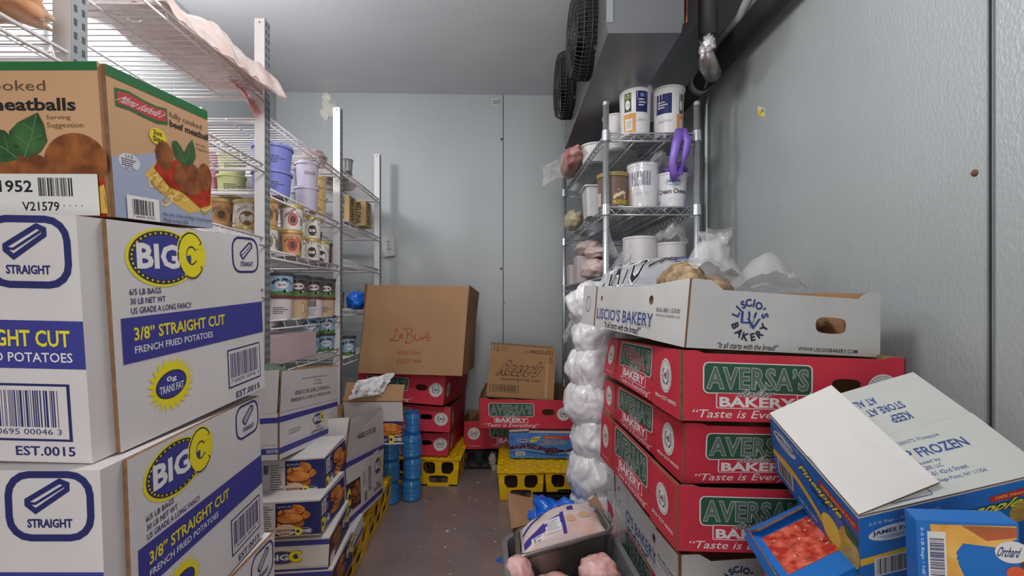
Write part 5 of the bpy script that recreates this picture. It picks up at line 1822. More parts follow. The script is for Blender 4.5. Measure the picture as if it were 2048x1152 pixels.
for k, (x, y) in enumerate(row):
    tub((x, y, zD), .044, .088, low[k][0], 'pint tub with maroon lid, %s along the lower tier of the middle shelf' % wh[k], low[k][1], group=G1, draw=low[k][2], taper=.9)
    tub((x + .002, y + .005, zD + .089), .043, .082, upp[k][0], 'pint tub with dark lid, %s along the upper tier of the middle shelf' % wh[k], upp[k][1], group=G1, draw=upp[k][2], taper=.9)
    if k < 3: tub((x - .1, y + .03, zD), .043, .088, BL2, 'blue pint tub in the second row behind the %s maroon lidded tub' % wh[k], BLKL, group=G1, taper=.9)
pair((-.822, 2.15, zE), .040, .080, BL2, 'blue pint tub with white label low beside the second post', BLKL, benj(0))
pair((-.84, 2.02, zE), .040, .080, BL2, 'blue pint tub behind the frosted pink box', BLKL, benj(0))
tub((-.835, 2.50, .7075), .036, .10, BL2, 'blue pint tub alone on the shelf beyond the second post', BLKL, group=G1, draw=benj(0), taper=.92)
tub((-.86, 2.40, .9485), .034, .085, BK2, 'dark tub beside the blue plastic bag on the rear shelf', BLKL, group=G1)

# other goods on the left shelving
mb = MB()
fr = [Vector(p) for p in ((-1.02, 1.62, zE), (-.80, 1.62, zE), (-.80, 1.985, zE), (-1.02, 1.985, zE))]
mb.hexa(fr + [p + Vector((0, 0, .10)) for p in fr], mat('frosted_pink', (210, 190, 196), .5, 0, .05, 12, .3, 60), 3)
tag(mb.build('frosted_box'), 'frosted pinkish box low on the shelf between the first two posts', 'box')
mb = MB(); mb.blob((-.93, 1.70, zE + .145), (.09, .10, .045), mat('frosted_bag', (204, 192, 198), .35, 0, .05, 12, .5, 50), 4, .4, 3)
tag(mb.build('frozen_bag'), 'pale pinkish frozen bag lying on the frosted box', 'bag')
mb = MB(); mb.blob((-.75, 1.44, .76), (.07, .13, .022), mat('green_bag', (84, 108, 88), .3, 0, .12, 20, .4, 40), 2, .4, 2.5, rot=Matrix.Rotation(.3, 3, 'Y'))
tag(mb.build('vegetable_bag'), 'dark green bag poking out beside the potato cartons', 'bag')
mb = MB()
for k, (x, z) in enumerate(((-.79, .0),)):
    mb.blob((-.795, 2.50, .99), (.048, .075, .048), BLUEBAG, 3, .35, 3, flat=.85)
tag(mb.build('blue_bag'), 'bright blue plastic bag on the rear left shelf', 'bag')
TANB = mat('melon_box', (176, 150, 104), .6, 0, .05)
for k, (y, x0, x1) in enumerate(((2.40, -.865, -.80), (2.53, -.825, -.755))):
    p0 = Vector((x0, y, 1.3925))
    c = [p0, p0 + Vector((x1 - x0, 0, 0)), p0 + Vector((x1 - x0, .11, 0)), p0 + Vector((0, .11, 0))]
    c = c + [p + Vector((0, 0, .135)) for p in c]
    mb = MB(); carton(mb, c, TANB, n=2)
    s = bface(mb, c, 'front'); s.text('MELONA', .25, .08, .62, .92, ink((64, 56, 48)), 1, .03, rot90=-1)
    s = bface(mb, c, 'right'); s.text('MELONA', .25, .08, .62, .92, ink((64, 56, 48)), 1, .03, rot90=-1)
    o = mb.build('melon_box'); tag(o, ('tan box with vertical lettering just past the second post', 'tan box with vertical lettering, rear one of two on the shelf')[k], 'box', 'tan boxes on the rear left shelf')
DP = mat('pink_pack', (168, 138, 140), .35, 0, .1, 14, .4, 50)
for k, (x, y, z, rx, ry, rz_) in enumerate(((-.92, 2.50, 1.662, .09, .13, .03), (-.98, 2.74, 1.66, .11, .08, .028), (-.86, 2.12, 1.63, .05, .07, .028))):
    mb = MB(); mb.blob((x, y, z), (rx, ry, rz_), DP, k, .2, 2, flat=.9)
    tag(mb.build('frozen_pack'), ('dusky pink frozen pack on the top shelf past the second post', 'dusky pink frozen pack at the far end of the top shelf', 'small pink pack on the top shelf before the second post')[k], 'pack')
tub((-.80, 2.37, 1.6325), .028, .062, mat('grey_jar', (140, 140, 144), .25), 'small grey jar on the rear top shelf', mat('grey_jar_lid', (120, 120, 124), .4), name='jar', cat='jar')
# snack bag lying over the edge of the top shelf
BAGP = mat('printed_film', (206, 168, 160), .2, 0, .1, 13, .8, 40, .8, rgb2=(224, 218, 212), alpha=.72)
r = thing('food_bag', 'large clear and pink food bag hanging over the edge of the top left shelf', 'bag', (-.86, 1.38, 1.667))


def bag(u, v):
    x = -1.00 + .26 * u; y = 1.10 + .46 * v
    e = max(0, math.sin(PI * u)) ** .5 * max(0, math.sin(PI * v)) ** .4
    z = 1.672 + .060 * e + .030 * noise.noise(Vector((u * 4, v * 7, 2))) * (.25 + e) + .012 * noise.noise(Vector((u * 11, v * 17, 5))) - max(0, u - .86) * .30
    return Vector((x + .05 * (v - .4) + .018 * noise.noise(Vector((v * 6, u * 2, 9))), y, z))


mb = MB(); mb.grid(bag, 34, 46, BAGP, True); mb.grid(lambda u, v: Vector((bag(u, v).x, bag(u, v).y, 1.6695 - max(0, u - .86) * .32)), 12, 12, BAGP, True, True)
mb.build('film', r)
mb = MB()
for (u, v, w, h, m) in ((.42, .62, .4, .3, mat('bag_print_cream', (224, 204, 190), .3)), (.55, .78, .34, .16, mat('bag_print_rose', (206, 120, 116), .3)), (.35, .5, .14, .12, mat('bag_print_green', (140, 166, 120), .3)), (.5, .22, .3, .2, mat('bag_print_orange', (216, 160, 104), .3))):
    mb.grid(lambda a, b: bag(u + w * (a - .5), v + h * (b - .5)) + Vector((0, 0, .0025)), 8, 8, m, True)
mb.build('printed_label', r)
mb = MB()
mb.grid(lambda u, v: Vector((-.86 + .05 * u + .02 * noise.noise(Vector((u * 4, v * 4, 1))), 1.46 + .13 * v, 1.672 - .10 * u * (1 - abs(v - .5)))), 8, 8, mat('bag_corner_pink', (216, 150, 146), .25, 0, .1, 20, .5, 40), True)
mb.build('bag_corner', r)
# packages on the nearest shelf
ORB = mat('orange_film', (190, 120, 72), .25, 0, .2, 12, .5, 40, .7, rgb2=(214, 180, 150))
r = thing('snack_bag', 'orange and clear snack bag on the nearest left shelf above the meatball carton', 'bag', (-.85, .74, 1.44))
mb = MB(); mb.blob((-.83, .72, 1.475), (.06, .13, .034), ORB, 6, .3, 3, flat=.9); mb.build('film', r)
mb = MB(); s = quad(mb, (-.80, .70, 1.455), (-.80, .82, 1.455), (-.82, .82, 1.50), (-.82, .70, 1.50)); s.text('beer', .1, .2, .8, .8, ink((110, 60, 40)), 12, .03); mb.build('lettering', r)
mb = MB(); mb.blob((-.98, .55, 1.47), (.12, .16, .036), mat('pale_film', (206, 190, 176), .25, 0, .1, 12, .5, 40), 2, .3, 3, flat=.9)
tag(mb.build('frozen_bag'), 'pale frozen bag deeper on the nearest left shelf', 'bag')

# ------------------------------------------------------------------ goods on the chrome rack
z1, z2, z3, z4, z5 = (z + .006 for z in (1.675, 1.372, 1.085, .79, .50))


def fruit_tub(flip):
    def d(s):
        a, b = (.50, .30) if not flip else (.30, .74)
        if not flip:
            s.rect(.25, .46, .42, .84, ink((66, 74, 50)), 1, 3, 2); s.text('ROSS', .27, .73, .40, .81, ink((176, 186, 110)), 2, .03); s.ell(.335, .6, .06, .10, OFFW, 2, 12)
            s.rect(.52, .44, .80, .86, NAVY, 1, 5, 2); s.small_lines(.58, .55, .76, .72, 3, OFFW, 2, 3); s.ell(.66, .78, .05, .04, ink((120, 140, 190)), 2, 12)
            s.rect(.22, .04, .52, .42, ink((214, 160, 90)), 1, 5, 2); s.rect(.27, .08, .44, .32, OFFW, 2, 3, 2); s.small_lines(.29, .12, .42, .28, 4, SILVER, 3, 2)
            s.text('Quality Food', .56, .24, .74, .32, SILVER, 1, 0, .3)
        else:
            s.rect(.20, .44, .58, .84, NAVY, 1, 5, 2); s.small_lines(.26, .54, .50, .70, 3, OFFW, 2, 3)
            s.rect(.76, .44, .90, .84, ink((66, 74, 50)), 1, 2, 2); s.ell(.82, .6, .05, .1, OFFW, 2, 10)
            s.rect(.70, .04, .92, .42, ink((214, 160, 90)), 1, 4, 2); s.rect(.78, .1, .9, .32, OFFW, 2, 2, 2)
            s.text('Quality Food', .26, .24, .58, .33, SILVER, 1, 0, .3)
    return d


GT = 'white buckets on the chrome rack'
tub((.545, 2.03, z1), .069, .205, TUBW, 'white open bucket with blue and tan label, left one on top of the rack', None, 'bucket', GT, draw=fruit_tub(False), cat='bucket')
tub((.690, 2.04, z1), .068, .205, TUBW, 'white open bucket with navy label, right one on top of the rack', None, 'bucket', GT, draw=fruit_tub(True), cat='bucket')
tub((.50, 2.20, z1), .060, .155, TUBW, 'plain white bucket behind the labelled ones on top of the rack', None, 'bucket', GT, cat='bucket')
tub((.445, 2.40, z1), .075, .09, TUBW, 'low white tub with lid further back on top of the rack', mat('white_lid', (214, 212, 214), .4), 'bucket', GT, cat='tub')
tub((.66, 2.26, z1), .05, .13, mat('grey_bucket', (120, 122, 128), .4), 'grey bucket in the shade behind the right white bucket', None, 'bucket', GT, cat='bucket')
# second shelf
MUS = mat('mustard_jug', (118, 96, 84), .3, 0, .05); MUSL = mat('mustard_lid', (152, 134, 84), .4)


def must(s):
    s.poly([(.50, .28), (.78, .28), (.80, .5), (.62, .58), (.52, .42)], ink((214, 196, 160)), 1)
    for k in range(8): s.ell(.53 + .03 * k, .33 + .02 * (k % 3) + .02 * k, .03, .05, ink((224, 208, 176)), 2, 10)
    s.text('MUSTARD', .50, .13, .86, .25, ink((214, 190, 60)), 3, .03); s.small_lines(.62, .05, .8, .1, 1, OFFW, 2)
    s.rect(.02, .1, .2, .5, ink((196, 190, 160)), 1, 3, 2)


tub((.458, 2.06, z2), .068, .155, MUS, 'brown mustard tub behind the front left post of the rack', MUSL, 'mustard_tub', None, taper=.94, draw=must)


def wrapped(s):
    s.rect(.22, .50, .68, .82, NAVY, 1, 6, 2); s.rect(.30, .54, .5, .80, ink((120, 124, 130)), 2, 2, 2)
    s.rect(.06, .05, .20, .45, ink((214, 160, 90)), 1, 2, 2); s.text('Quality Food', .3, .28, .66, .36, SILVER, 1, 0, .3)


wb = tub((.582, 2.04, z2), .066, .185, TUBW, 'white bucket wrapped in clear film, middle of the second rack shelf', None, 'bucket', GT, draw=wrapped, cat='bucket')
mb = MB()
mb.grid(lambda u, v: Vector((.582 + (.069 + .006 * noise.noise(Vector((math.cos(u * 6.283) * 3, math.sin(u * 6.283) * 3, v * 4)))) * math.cos(u * 2 * PI), 2.04 + (.069 + .006 * noise.noise(Vector((math.cos(u * 6.283) * 3 + 9, math.sin(u * 6.283) * 3, v * 4)))) * math.sin(u * 2 * PI), z2 + .19 * v)), 36, 14, PLAST, True)
mb.grid(crumple((.60, 1.99, z2 + .175), (.10, .02, .01), (0, .10, .02), (0, -.01, .06), 12, 16, 14, .4), 16, 14, PLAST, True)
mb.build('plastic_wrap', wb, 'clear film')


def cheese(s):
    s.ell(.55, .74, .20, .12, ink((110, 160, 206)), 1, 24); s.ell(.55, .74, .185, .10, ink((176, 206, 230)), 2, 24); s.text('JAMES FARM', .40, .69, .70, .79, ink((36, 60, 110)), 3, .03)
    s.text('Soft', .52, .56, .60, .60, DGREY, 1); s.text('Cream Cheese', .18, .40, .90, .53, ink((48, 60, 86)), 1, .03)
    pts = [(.10, .05), (.9, .05)] + [(.9 - .8 * k / 12, .2 + .07 * math.sin(k * 1.3) + .06 * math.sin(k * .5)) for k in range(13)]
    s.poly(pts, ink((52, 110, 186)), 1)
    s.line([(.3, .10), (.5, .17), (.7, .10), (.86, .15)], .003, ink((140, 186, 224)), 2); s.rect(.14, .06, .2, .22, ink((120, 170, 214)), 2, 1, 1)


tub((.702, 2.035, z2), .066, .145, TUBW, 'white cream cheese tub with blue print, right end of the second rack shelf', None, 'bucket', GT, draw=cheese, cat='tub')
# clear rectangular container
mb = MB()
FR = mat('frosty_tub', (206, 206, 208), .3, 0, .04, 10, .3, 50, alpha=.92)
cx, cy = .405, 2.235


def rr(cx, cy, z, w, d, r=.012):
    out = []
    for (sx, sy, a) in ((1, 1, 0), (-1, 1, 90), (-1, -1, 180), (1, -1, 270)):
        for k in range(4):
            t = math.radians(a + 30 * k)
            out.append(Vector((cx + sx * (w / 2 - r) + r * math.cos(t), cy + sy * (d / 2 - r) + r * math.sin(t), z)))
    return out


mb.loft([rr(cx, cy, z2, .075, .12), rr(cx, cy, z2 + .13, .092, .15), rr(cx, cy, z2 + .132, .112, .17), rr(cx, cy, z2 + .138, .112, .17)], FR, False, True, True)
tag(mb.build('storage_tub'), 'frosty rectangular plastic tub left of the mustard on the second rack shelf', 'tub')
mb = MB(); mb.blob((.362, 2.62, z2 + .055), (.05, .12, .055), mat('pasta_bag', (196, 184, 156), .3, 0, .1, 14, .6, 50), 3, .22, 2.4, 32, 22, flat=.9)
tag(mb.build('food_bag'), 'clear bag of pale food on the left side of the second rack shelf', 'bag')
MEATR = mat('raw_meat', (176, 104, 100), .28, 0, .1, 16, .5, 60, .7, rgb2=(222, 178, 170), contrast=(.35, .7))
r = thing('meat_pack', 'bagged pink meat hanging over the left edge of the top rack shelf', 'meat', (.37, 2.62, z1))
mb = MB(); mb.blob((.345, 2.55, z1 + .055), (.062, .20, .062), MEATR, 5, .22, 2.2, 36, 24, flat=.85); mb.build('meat', r)
mb = MB()
mb.grid(crumple((.20, 2.66, z1 - .045), (.13, -.02, .05), (.0, .02, .12), (-.02, -.03, .0), 4, 14, 14, .5), 14, 14, PLAST, True); mb.build('wrapper', r, 'clear wrapper tail')
# purple bag
PUR = mat('purple_bag_plastic', (136, 104, 206), .42, 0, .12, 16, .4, 50, .7)
mb = MB()
pp = [(.703, 1.935, z1 - .004), (.682, 1.922, z1 - .06), (.672, 1.93, z1 - .13), (.684, 1.95, z1 - .19), (.70, 1.985, z2 + .150)]
mb.tube(pp, [.022, .018, .016, .016, .024], PUR, 10)
pp = [(.712, 1.935, z1 - .002), (.726, 1.92, z1 - .05), (.722, 1.925, z1 - .10), (.704, 1.94, z1 - .17), (.70, 1.985, z2 + .150)]
mb.tube(pp, [.020, .016, .014, .014, .024], PUR, 10)
mb.grid(crumple((.66, 1.985, z2 + .148), (.10, .01, .005), (.01, .07, .01), (0, 0, .045), 6, 16, 14, .5), 16, 14, PUR, True)
tag(mb.build('purple_bag'), 'knotted purple plastic bag hanging in front of the rack above the cream cheese tub', 'bag')
# third shelf
ROLL = mat('white_roll', (214, 212, 214), .45, 0, .03, 10, .2, 60)
for k, (px, w, t, ya) in enumerate(((.562, .070, .165, 2.02), (.690, .066, .14, 2.02))):
    mb = MB()
    mb.lathe((px, ya, z3), [(.001, 0), (w * .96, 0), (w, .01), (w, t - .012), (w * 1.03, t - .01), (w * 1.03, t - .002), (w * .97, t), (w * .6, t), (w * .58, t - .01), (.001, t - .01)], ROLL, 30)
    tag(mb.build('white_tub'), ('white film-wrapped tub in the middle of the third rack shelf', 'white tub with a rim at the right of the third rack shelf')[k], 'tub', 'white tubs on the third rack shelf')
mb = MB()
mb.tube([(.452, 2.02, z3 + .09), (.442, 2.0, z3 + .12), (.425, 1.99, z3 + .16), (.412, 1.98, z3 + .20)], [.022, .012, .010, .013], PLAST, 10)
mb.grid(crumple((.44, 1.98, z3 + .03), (.12, 0, 0), (.02, .12, .03), (0, -.03, .08), 2, 14, 12, .5), 14, 12, PLAST, True)
mb.grid(crumple((.62, 1.99, z3 + .14), (.14, .01, 0), (.01, .1, .03), (0, -.03, .06), 9, 16, 12, .6), 16, 12, PLAST, True)
tag(mb.build('plastic_film'), 'twisted clear plastic film around the white tubs on the third rack shelf', 'plastic film')
PKBX = mat('pale_carton', (204, 196, 196), .6, 0, .04)
for k, (x, y, w, d, h) in enumerate(((.362, 2.78, .10, .12, .115), (.375, 2.56, .12, .14, .145))):
    c = [(x, y, z3), (x + w, y, z3), (x + w, y + d, z3), (x, y + d, z3)]
    c = [Vector(p) for p in c] + [Vector(p) + Vector((0, 0, h)) for p in c]
    mb = MB(); carton(mb, c, PKBX, n=1)
    tag(mb.build('pale_carton'), ('pale carton by the rear left post of the third rack shelf', 'pale carton under bagged chicken on the third rack shelf')[k], 'carton')
CHK = mat('frozen_chicken', (216, 196, 192), .32, 0, .08, 14, .4, 60, .7, rgb2=(226, 168, 160), contrast=(.5, .8))
for k, (x, y, z, rx, ry, rz_) in enumerate(((.435, 2.36, z3 + .055, .075, .12, .055), (.445, 2.56, z3 + .185, .075, .12, .042), (.45, 2.33, z3 + .135, .07, .10, .030))):
    mb = MB(); mb.blob((x, y, z), (rx, ry, rz_), CHK, k + 3, .24, 2.6, 36, 24, flat=.9)
    tag(mb.build('chicken_bag'), ('bag of pale frozen chicken lying on the third rack shelf', 'bag of frozen chicken on the pale carton on the rack', 'small bag of chicken on top of another on the third rack shelf')[k], 'bag')
# lower shelves
mb = MB(); mb.grid(crumple((.30, 2.38, z4 - .02), (.10, .08, .07), (.02, .1, .10), (-.05, -.06, .02), 5, 18, 16, .5), 18, 16, PLAST, True)
mb.grid(crumple((.28, 2.42, z4 - .03), (.10, .05, .03), (.04, .02, .12), (-.03, -.05, .02), 9, 18, 16, .5), 18, 16, PLAST, True)
tag(mb.build('plastic_wrap'), 'crumpled clear plastic spilling from the fourth rack shelf', 'plastic film')
mb = MB(); mb.blob((.43, 2.50, z4 + .05), (.08, .14, .05), CHK, 8, .35, 3, flat=.9); tag(mb.build('chicken_bag'), 'bag of pinkish food inside the fourth rack shelf', 'bag')
mb = MB(); mb.blob((.40, 2.68, z5 + .05), (.06, .14, .05), mat('frozen_roll', (168, 132, 132), .4, 0, .08), 8, .08, 2); tag(mb.build('meat_roll'), 'dusky pink meat roll on the low rack shelf', 'meat')
c = [Vector(p) for p in ((.37, 2.22, z5), (.52, 2.22, z5), (.52, 2.44, z5), (.37, 2.44, z5))]; c += [p + Vector((0, 0, .10)) for p in c]
mb = MB(); carton(mb, c, ink((120, 170, 224)), n=1); bface(mb, c, 'top').rect(0, 0, 1, 1, OFFW, 1, 1, 1); tag(mb.build('small_carton'), 'light blue carton on the low rack shelf behind the white bags', 'carton')

# ------------------------------------------------------------------ column of white bags
SACK = mat('white_sack', (228, 228, 232), .24, 0, .05, 9, .8, 22, .7)
SX, SY = .345, 1.845
zz = .105
sizes = (.15, .14, .155, .14, .14, .13, .125)
ords = ('lowest', 'second', 'third', 'fourth', 'fifth', 'sixth', 'topmost')
for k, h in enumerate(sizes):
    mb = MB()
    dx = (.004, -.014, .0, -.022, -.010, .008, -.010)[k]
    mb.blob((SX + dx, SY, zz + h * .55), (.100, .094, h * .74), SACK, k * 3 + 1, .15, 1.8, 72, 34, flat=.80, fold=.045)
    rnd = random.Random(k)
    for j in range(2):
        a = -PI / 2 + rnd.uniform(-1.6, .9); a2 = a + rnd.uniform(-.4, .4)
        mb.tube([(SX + dx + .092 * math.cos(a), SY + .088 * math.sin(a), zz + h * .25), (SX + dx + .101 * math.cos((a + a2) / 2), SY + .096 * math.sin((a + a2) / 2), zz + h * .55), (SX + dx + .07 * math.cos(a2), SY + .07 * math.sin(a2), zz + h * .98)], [.002, .004, .002], SACK, 6)
    tag(mb.build('white_bag'), 'white plastic bag beside the right carton stack, %s of the column counted from the floor' % ords[k], 'bag', 'column of white bags')
    zz += h * .93
mb = MB(); mb.box((SX - .08, SY - .06, 0), (SX + .09, SY + .09, .10), mat('dark_box', (58, 54, 52), .6)); tag(mb.build('dark_carton'), 'dark low box under the column of white bags', 'box')
mb = MB(); mb.blob((.30, 1.70, .07), (.05, .06, .07), mat('black_liner', (44, 42, 42), .3, 0, .1, 12, .6, 40), 4, .5, 3, flat=.95); tag(mb.build('black_bag'), 'crumpled black plastic at the foot of the white bags', 'bag')
mb = MB(); mb.grid(crumple((.155 + .14, 2.30, .16), (.06, .0, .02), (.0, .06, .05), (-.01, -.04, .03), 3, 14, 12, .5), 14, 12, PLAST, True); tag(mb.build('plastic_scrap'), 'clear plastic scrap on the yellow crate by the white bags', 'plastic film')

# ------------------------------------------------------------------ bread in the top carton
cL = C['L1']
lo_ = []
for k, (u, v, w, rx, ry, rz_, lab) in enumerate(((.11, .20, .93, .050, .09, .058, 'round brown loaf bulging above the near left corner of the white open carton'), (.215, .13, .74, .062, .050, .052, 'brown loaf in the notch of the white open carton front'),
                                                 (.40, .55, .45, .10, .15, .055, 'brown loaf deep in the middle of the white open carton'), (.75, .35, .45, .10, .14, .05, 'brown loaf low at the right side of the white open carton'))):
    p = lerp4(cL, u, v, w)
    mb = MB(); mb.blob(p, (rx, ry, rz_), CRUST, k + 2, .10, 2.0, 30, 20, rot=Matrix.Rotation(.3 * k, 3, 'Z'))
    tag(mb.build('bread_loaf'), lab, 'bread', 'loaves in the top carton')
# printed bag over the left side of the carton
FILM = mat('grey_bag_film', (198, 202, 212), .18, 0, .04, 8, .5, 40, .8, alpha=.62)


B0, B1 = at(1186, 592, 1.63), at(1330, 574, 1.22)
T0, T1 = at(1236, 532, 1.66), at(1400, 520, 1.34)


def pbag(u, v):
    if v <= .6:
        t = v / .6
        p = B0.lerp(B1, u) * (1 - t) + T0.lerp(T1, u) * t
        e = math.sin(PI * t) * .018
    else:
        t = (v - .6) / .4
        p = T0.lerp(T1, u) * (1 - t) + (T0.lerp(T1, u) + Vector((.14, .05, -.05))) * t
        e = math.sin(PI * t) * .02
    k = math.sin(PI * min(1, max(0, u))) * .014 * (v > 0)
    return p + Vector((-.4, -.5, 1)) * e + Vector((0, 0, k * min(1, v * 2) + .010 * noise.noise(Vector((u * 5, v * 5, 1))) * min(1, v * 3)))


bg = thing('printed_bread_bag', 'clear bread bag with large dark lettering spread over the white open carton', 'bag', lerp4(cL, .3, .5, .9))
mb = MB(); mb.grid(pbag, 30, 30, FILM, True); mb.build('film', bg)
mb = MB()
s = Surf(mb, lambda u, v, o: pbag(u, v) + Vector((-.35, -.6, .7)) * (o * 5), .5, .15)
s.text('NAVO', .04, .10, .56, .56, OFFW, 2, .06, -.25); s.text('NAVO', .04, .10, .56, .56, BLACK, 3, .02, -.25)
s.text('JF', .62, .28, .80, .60, OFFW, 2, .06, -.25); s.text('JF', .62, .28, .80, .60, BLACK, 3, .03, -.25)
s.text('CB', .78, .44, .98, .66, OFFW, 2, .06, -.2); s.text('CB', .78, .44, .98, .66, BLUETXT, 3, .04, -.2)
mb.build('lettering', bg)
mb = MB()
pl = lerp4(cL, .08, .12, 1.0)
for k, (u, v, sx, sz, seed) in enumerate(((.02, .10, .17, .075, 3), (.30, .06, .17, .06, 8))):
    o = lerp4(cL, u, v, .93)
    mb.grid(crumple(o, (sx, .02, 0), (.02, .14, .01), (0, 0, sz * 1.35), seed, 18, 14, .16), 18, 14, PLAST, True)
tag(mb.build('bread_bag'), 'clear plastic bags around the loaves of the white open carton', 'plastic bag')
cb_ = thing('clear_bag', 'clear crumpled plastic bag standing up behind the loaves against the right wall', 'bag', lerp4(cL, .55, .6, .9))
mb = MB()
o = lerp4(cL, .30, .50, 1.0)
P0 = at(1410, 560, 1.42)


def clear(u, v):
    a = u * 2 * PI
    w = .028 + .030 * v + .012 * math.sin(v * 6)
    n = noise.noise(Vector((math.cos(a) * 2, math.sin(a) * 2, v * 4)))
    n2 = noise.noise(Vector((math.cos(a) * 5, math.sin(a) * 5, v * 8 + 3)))
    k = 1 + .5 * n + .35 * n2
    return P0 + Vector((.035 + .015 * v + w * k * math.cos(a), .05 + w * .7 * k * math.sin(a), -.03 + .185 * v + .02 * n))


mb.grid(clear, 34, 20, PLAST, True)
mb.grid(crumple(P0 + Vector((-.04, .0, -.01)), (.16, .02, -.01), (.02, .12, .01), (0, 0, .05), 7, 18, 14, .4), 18, 14, PLAST, True)
mb.build('film', cb_)

# ------------------------------------------------------------------ brown box, blue bag, tub and pan at the bottom
bb = thing('cardboard_box', 'open brown cardboard box with raised flaps on the aisle floor', 'box', (.17, 1.80, 0))
c = [Vector(p) for p in ((.02, 1.66, 0), (.24, 1.66, 0), (.24, 1.95, 0), (.02, 1.95, 0))]; c += [p + Vector((0, 0, .13)) for p in c]
mb = MB()
for f in ('front', 'right', 'left', 'back'): panel(mb, bface(mb, c, f), KRAFT, KRAFT, edge=KRAFTD, n=3)
bface(mb, c, 'bottom').rect(0, 0, 1, 1, KRAFT, 0); mb.grid(lambda u, v: lerp4(c, u, v, .04), 2, 2, KRAFT)
mb.build('body', bb)
flap(bb, 'flap', at(1022, 1058, 1.67), at(1073, 1044, 1.72), at(1066, 996, 1.84), at(1015, 986, 1.80), KRAFT, KRAFT)
flap(bb, 'flap', at(1178, 1010, 1.74), at(1209, 1022, 1.66), at(1175, 958, 1.88), at(1161, 943, 1.96), KRAFT, KRAFT)
mb = MB()
a, b = at(1068, 990, 1.97), at(1171, 985, 1.97)
mb.box((a.x, 1.97, .0), (b.x, 2.0, a.z), BCRATE); mb.box((a.x - .004, 1.965, a.z - .012), (b.x + .004, 2.004, a.z), BCRATE)
tag(mb.build('black_tray'), 'black plastic tray standing behind the blue bag', 'tray')
mb = MB()
mb.blob((.175, 1.78, .155), (.120, .100, .080), BLUEBAG, 11, .5, 2.6, 34, 24, flat=.9)
rnd = random.Random(4)
for j in range(6):
    x = .11 + .03 * j
    mb.tube([(x, 1.70, .14), (x + rnd.uniform(-.02, .03), 1.74, .205 + .01 * rnd.random()), (x + rnd.uniform(-.03, .04), 1.82, .22)], [.004, .007, .003], BLUEBAG, 8)
tag(mb.build('blue_liner_bag'), 'bright blue plastic bag stuffed into the brown cardboard box', 'bag')
# grey tub
GTUB = mat('grey_tub_plastic', (112, 114, 116), .45, 0, .05)


def rloop(cx, cy, z, w, d, r, rz=0.0, n=5):
    out = []
    for (sx, sy, a) in ((1, 1, 0), (-1, 1, 90), (-1, -1, 180), (1, -1, 270)):
        for k in range(n + 1):
            t = math.radians(a + 90 * k / n)
            x, y = sx * (w / 2 - r) + r * math.cos(t), sy * (d / 2 - r) + r * math.sin(t)
            out.append(Vector((cx + x * math.cos(rz) - y * math.sin(rz), cy + x * math.sin(rz) + y * math.cos(rz), z)))
    return out


mb = MB()
tx, ty, rz_ = .165, 1.29, math.radians(3)
mb.loft([rloop(tx, ty, .0, .28, .30, .05, rz_), rloop(tx, ty, .255, .335, .36, .06, rz_), rloop(tx, ty, .255, .35, .38, .07, rz_), rloop(tx, ty, .268, .35, .38, .07, rz_), rloop(tx, ty, .268, .32, .35, .06, rz_), rloop(tx, ty, .03, .27, .29, .05, rz_)], GTUB, False, True, True)
tag(mb.build('grey_tub'), 'grey plastic tub on the floor holding meat under the steel pan', 'tub')
# meat in the tub
for k, (px, py, Y, rx, ry, rz2, lab) in enumerate(((1040, 1146, 1.275, .036, .045, .045, 'pink meat at the left in the grey tub'), (1196, 1142, 1.29, .055, .05, .036, 'pink meat at the right in the grey tub'), (1120, 1175, 1.30, .06, .05, .03, 'pink meat in the middle of the grey tub below the pan'))):
    mb = MB(); mb.blob(at(px, py, Y), (rx, ry, rz2), PINKMEAT, k + 4, .2, 2.2, 28, 20, rot=Matrix.Rotation(-.5 + .4 * k, 3, 'Y'))
    tag(mb.build('meat_piece'), lab, 'meat', 'meat in the grey tub')
# steel pan
l0, l1, l2, l3 = at(1032, 1114, 1.30), at(1228, 1058, 1.40), at(1195, 1008, 1.60), at(1028, 1058, 1.48)
nrm = (l1 - l0).cross(l3 - l0).normalized()


def ploop(ins, dep, r=.10, n=4):
    q = [l0, l1, l2, l3]
    cen = sum(q, Vector()) / 4
    out = []
    for i in range(4):
        p, a, b = q[i], q[i - 1], q[(i + 1) % 4]
        e1 = (a - p).normalized() * .03; e2 = (b - p).normalized() * .03
        for k in range(n + 1):
            t = k / n
            w = p + e1 * (1 - t) ** 2 + e2 * t ** 2
            out.append(cen + (w - cen) * ins - nrm * dep)
    return out


pan = thing('steel_pan', 'stainless steel food pan tilted in the grey tub, holding a pack of chicken', 'pan', (l0 + l1 + l2 + l3) / 4 - nrm * .1)
mb = MB()
mb.loft([ploop(1.0, .010), ploop(1.02, .004), ploop(1.0, .0), ploop(.93, .0), ploop(.90, .006), ploop(.86, .012), ploop(.76, .095), ploop(.70, .105)], STEEL, True, False, True)
mb.build('basin', pan)
mb = MB()
mb.loft([ploop(1.0, .010), ploop(.945, .014), ploop(.90, .02), ploop(.80, .10), ploop(.72, .11)], STEEL, True, False, True)
mb.build('outer_wall', pan)
# chicken pack with printed wrapper
PACK = mat('chicken_pack', (214, 198, 196), .25, 0, .06, 16, .35, 50, .7, rgb2=(220, 176, 156), contrast=(.5, .72))
VIO = ink((62, 52, 142))


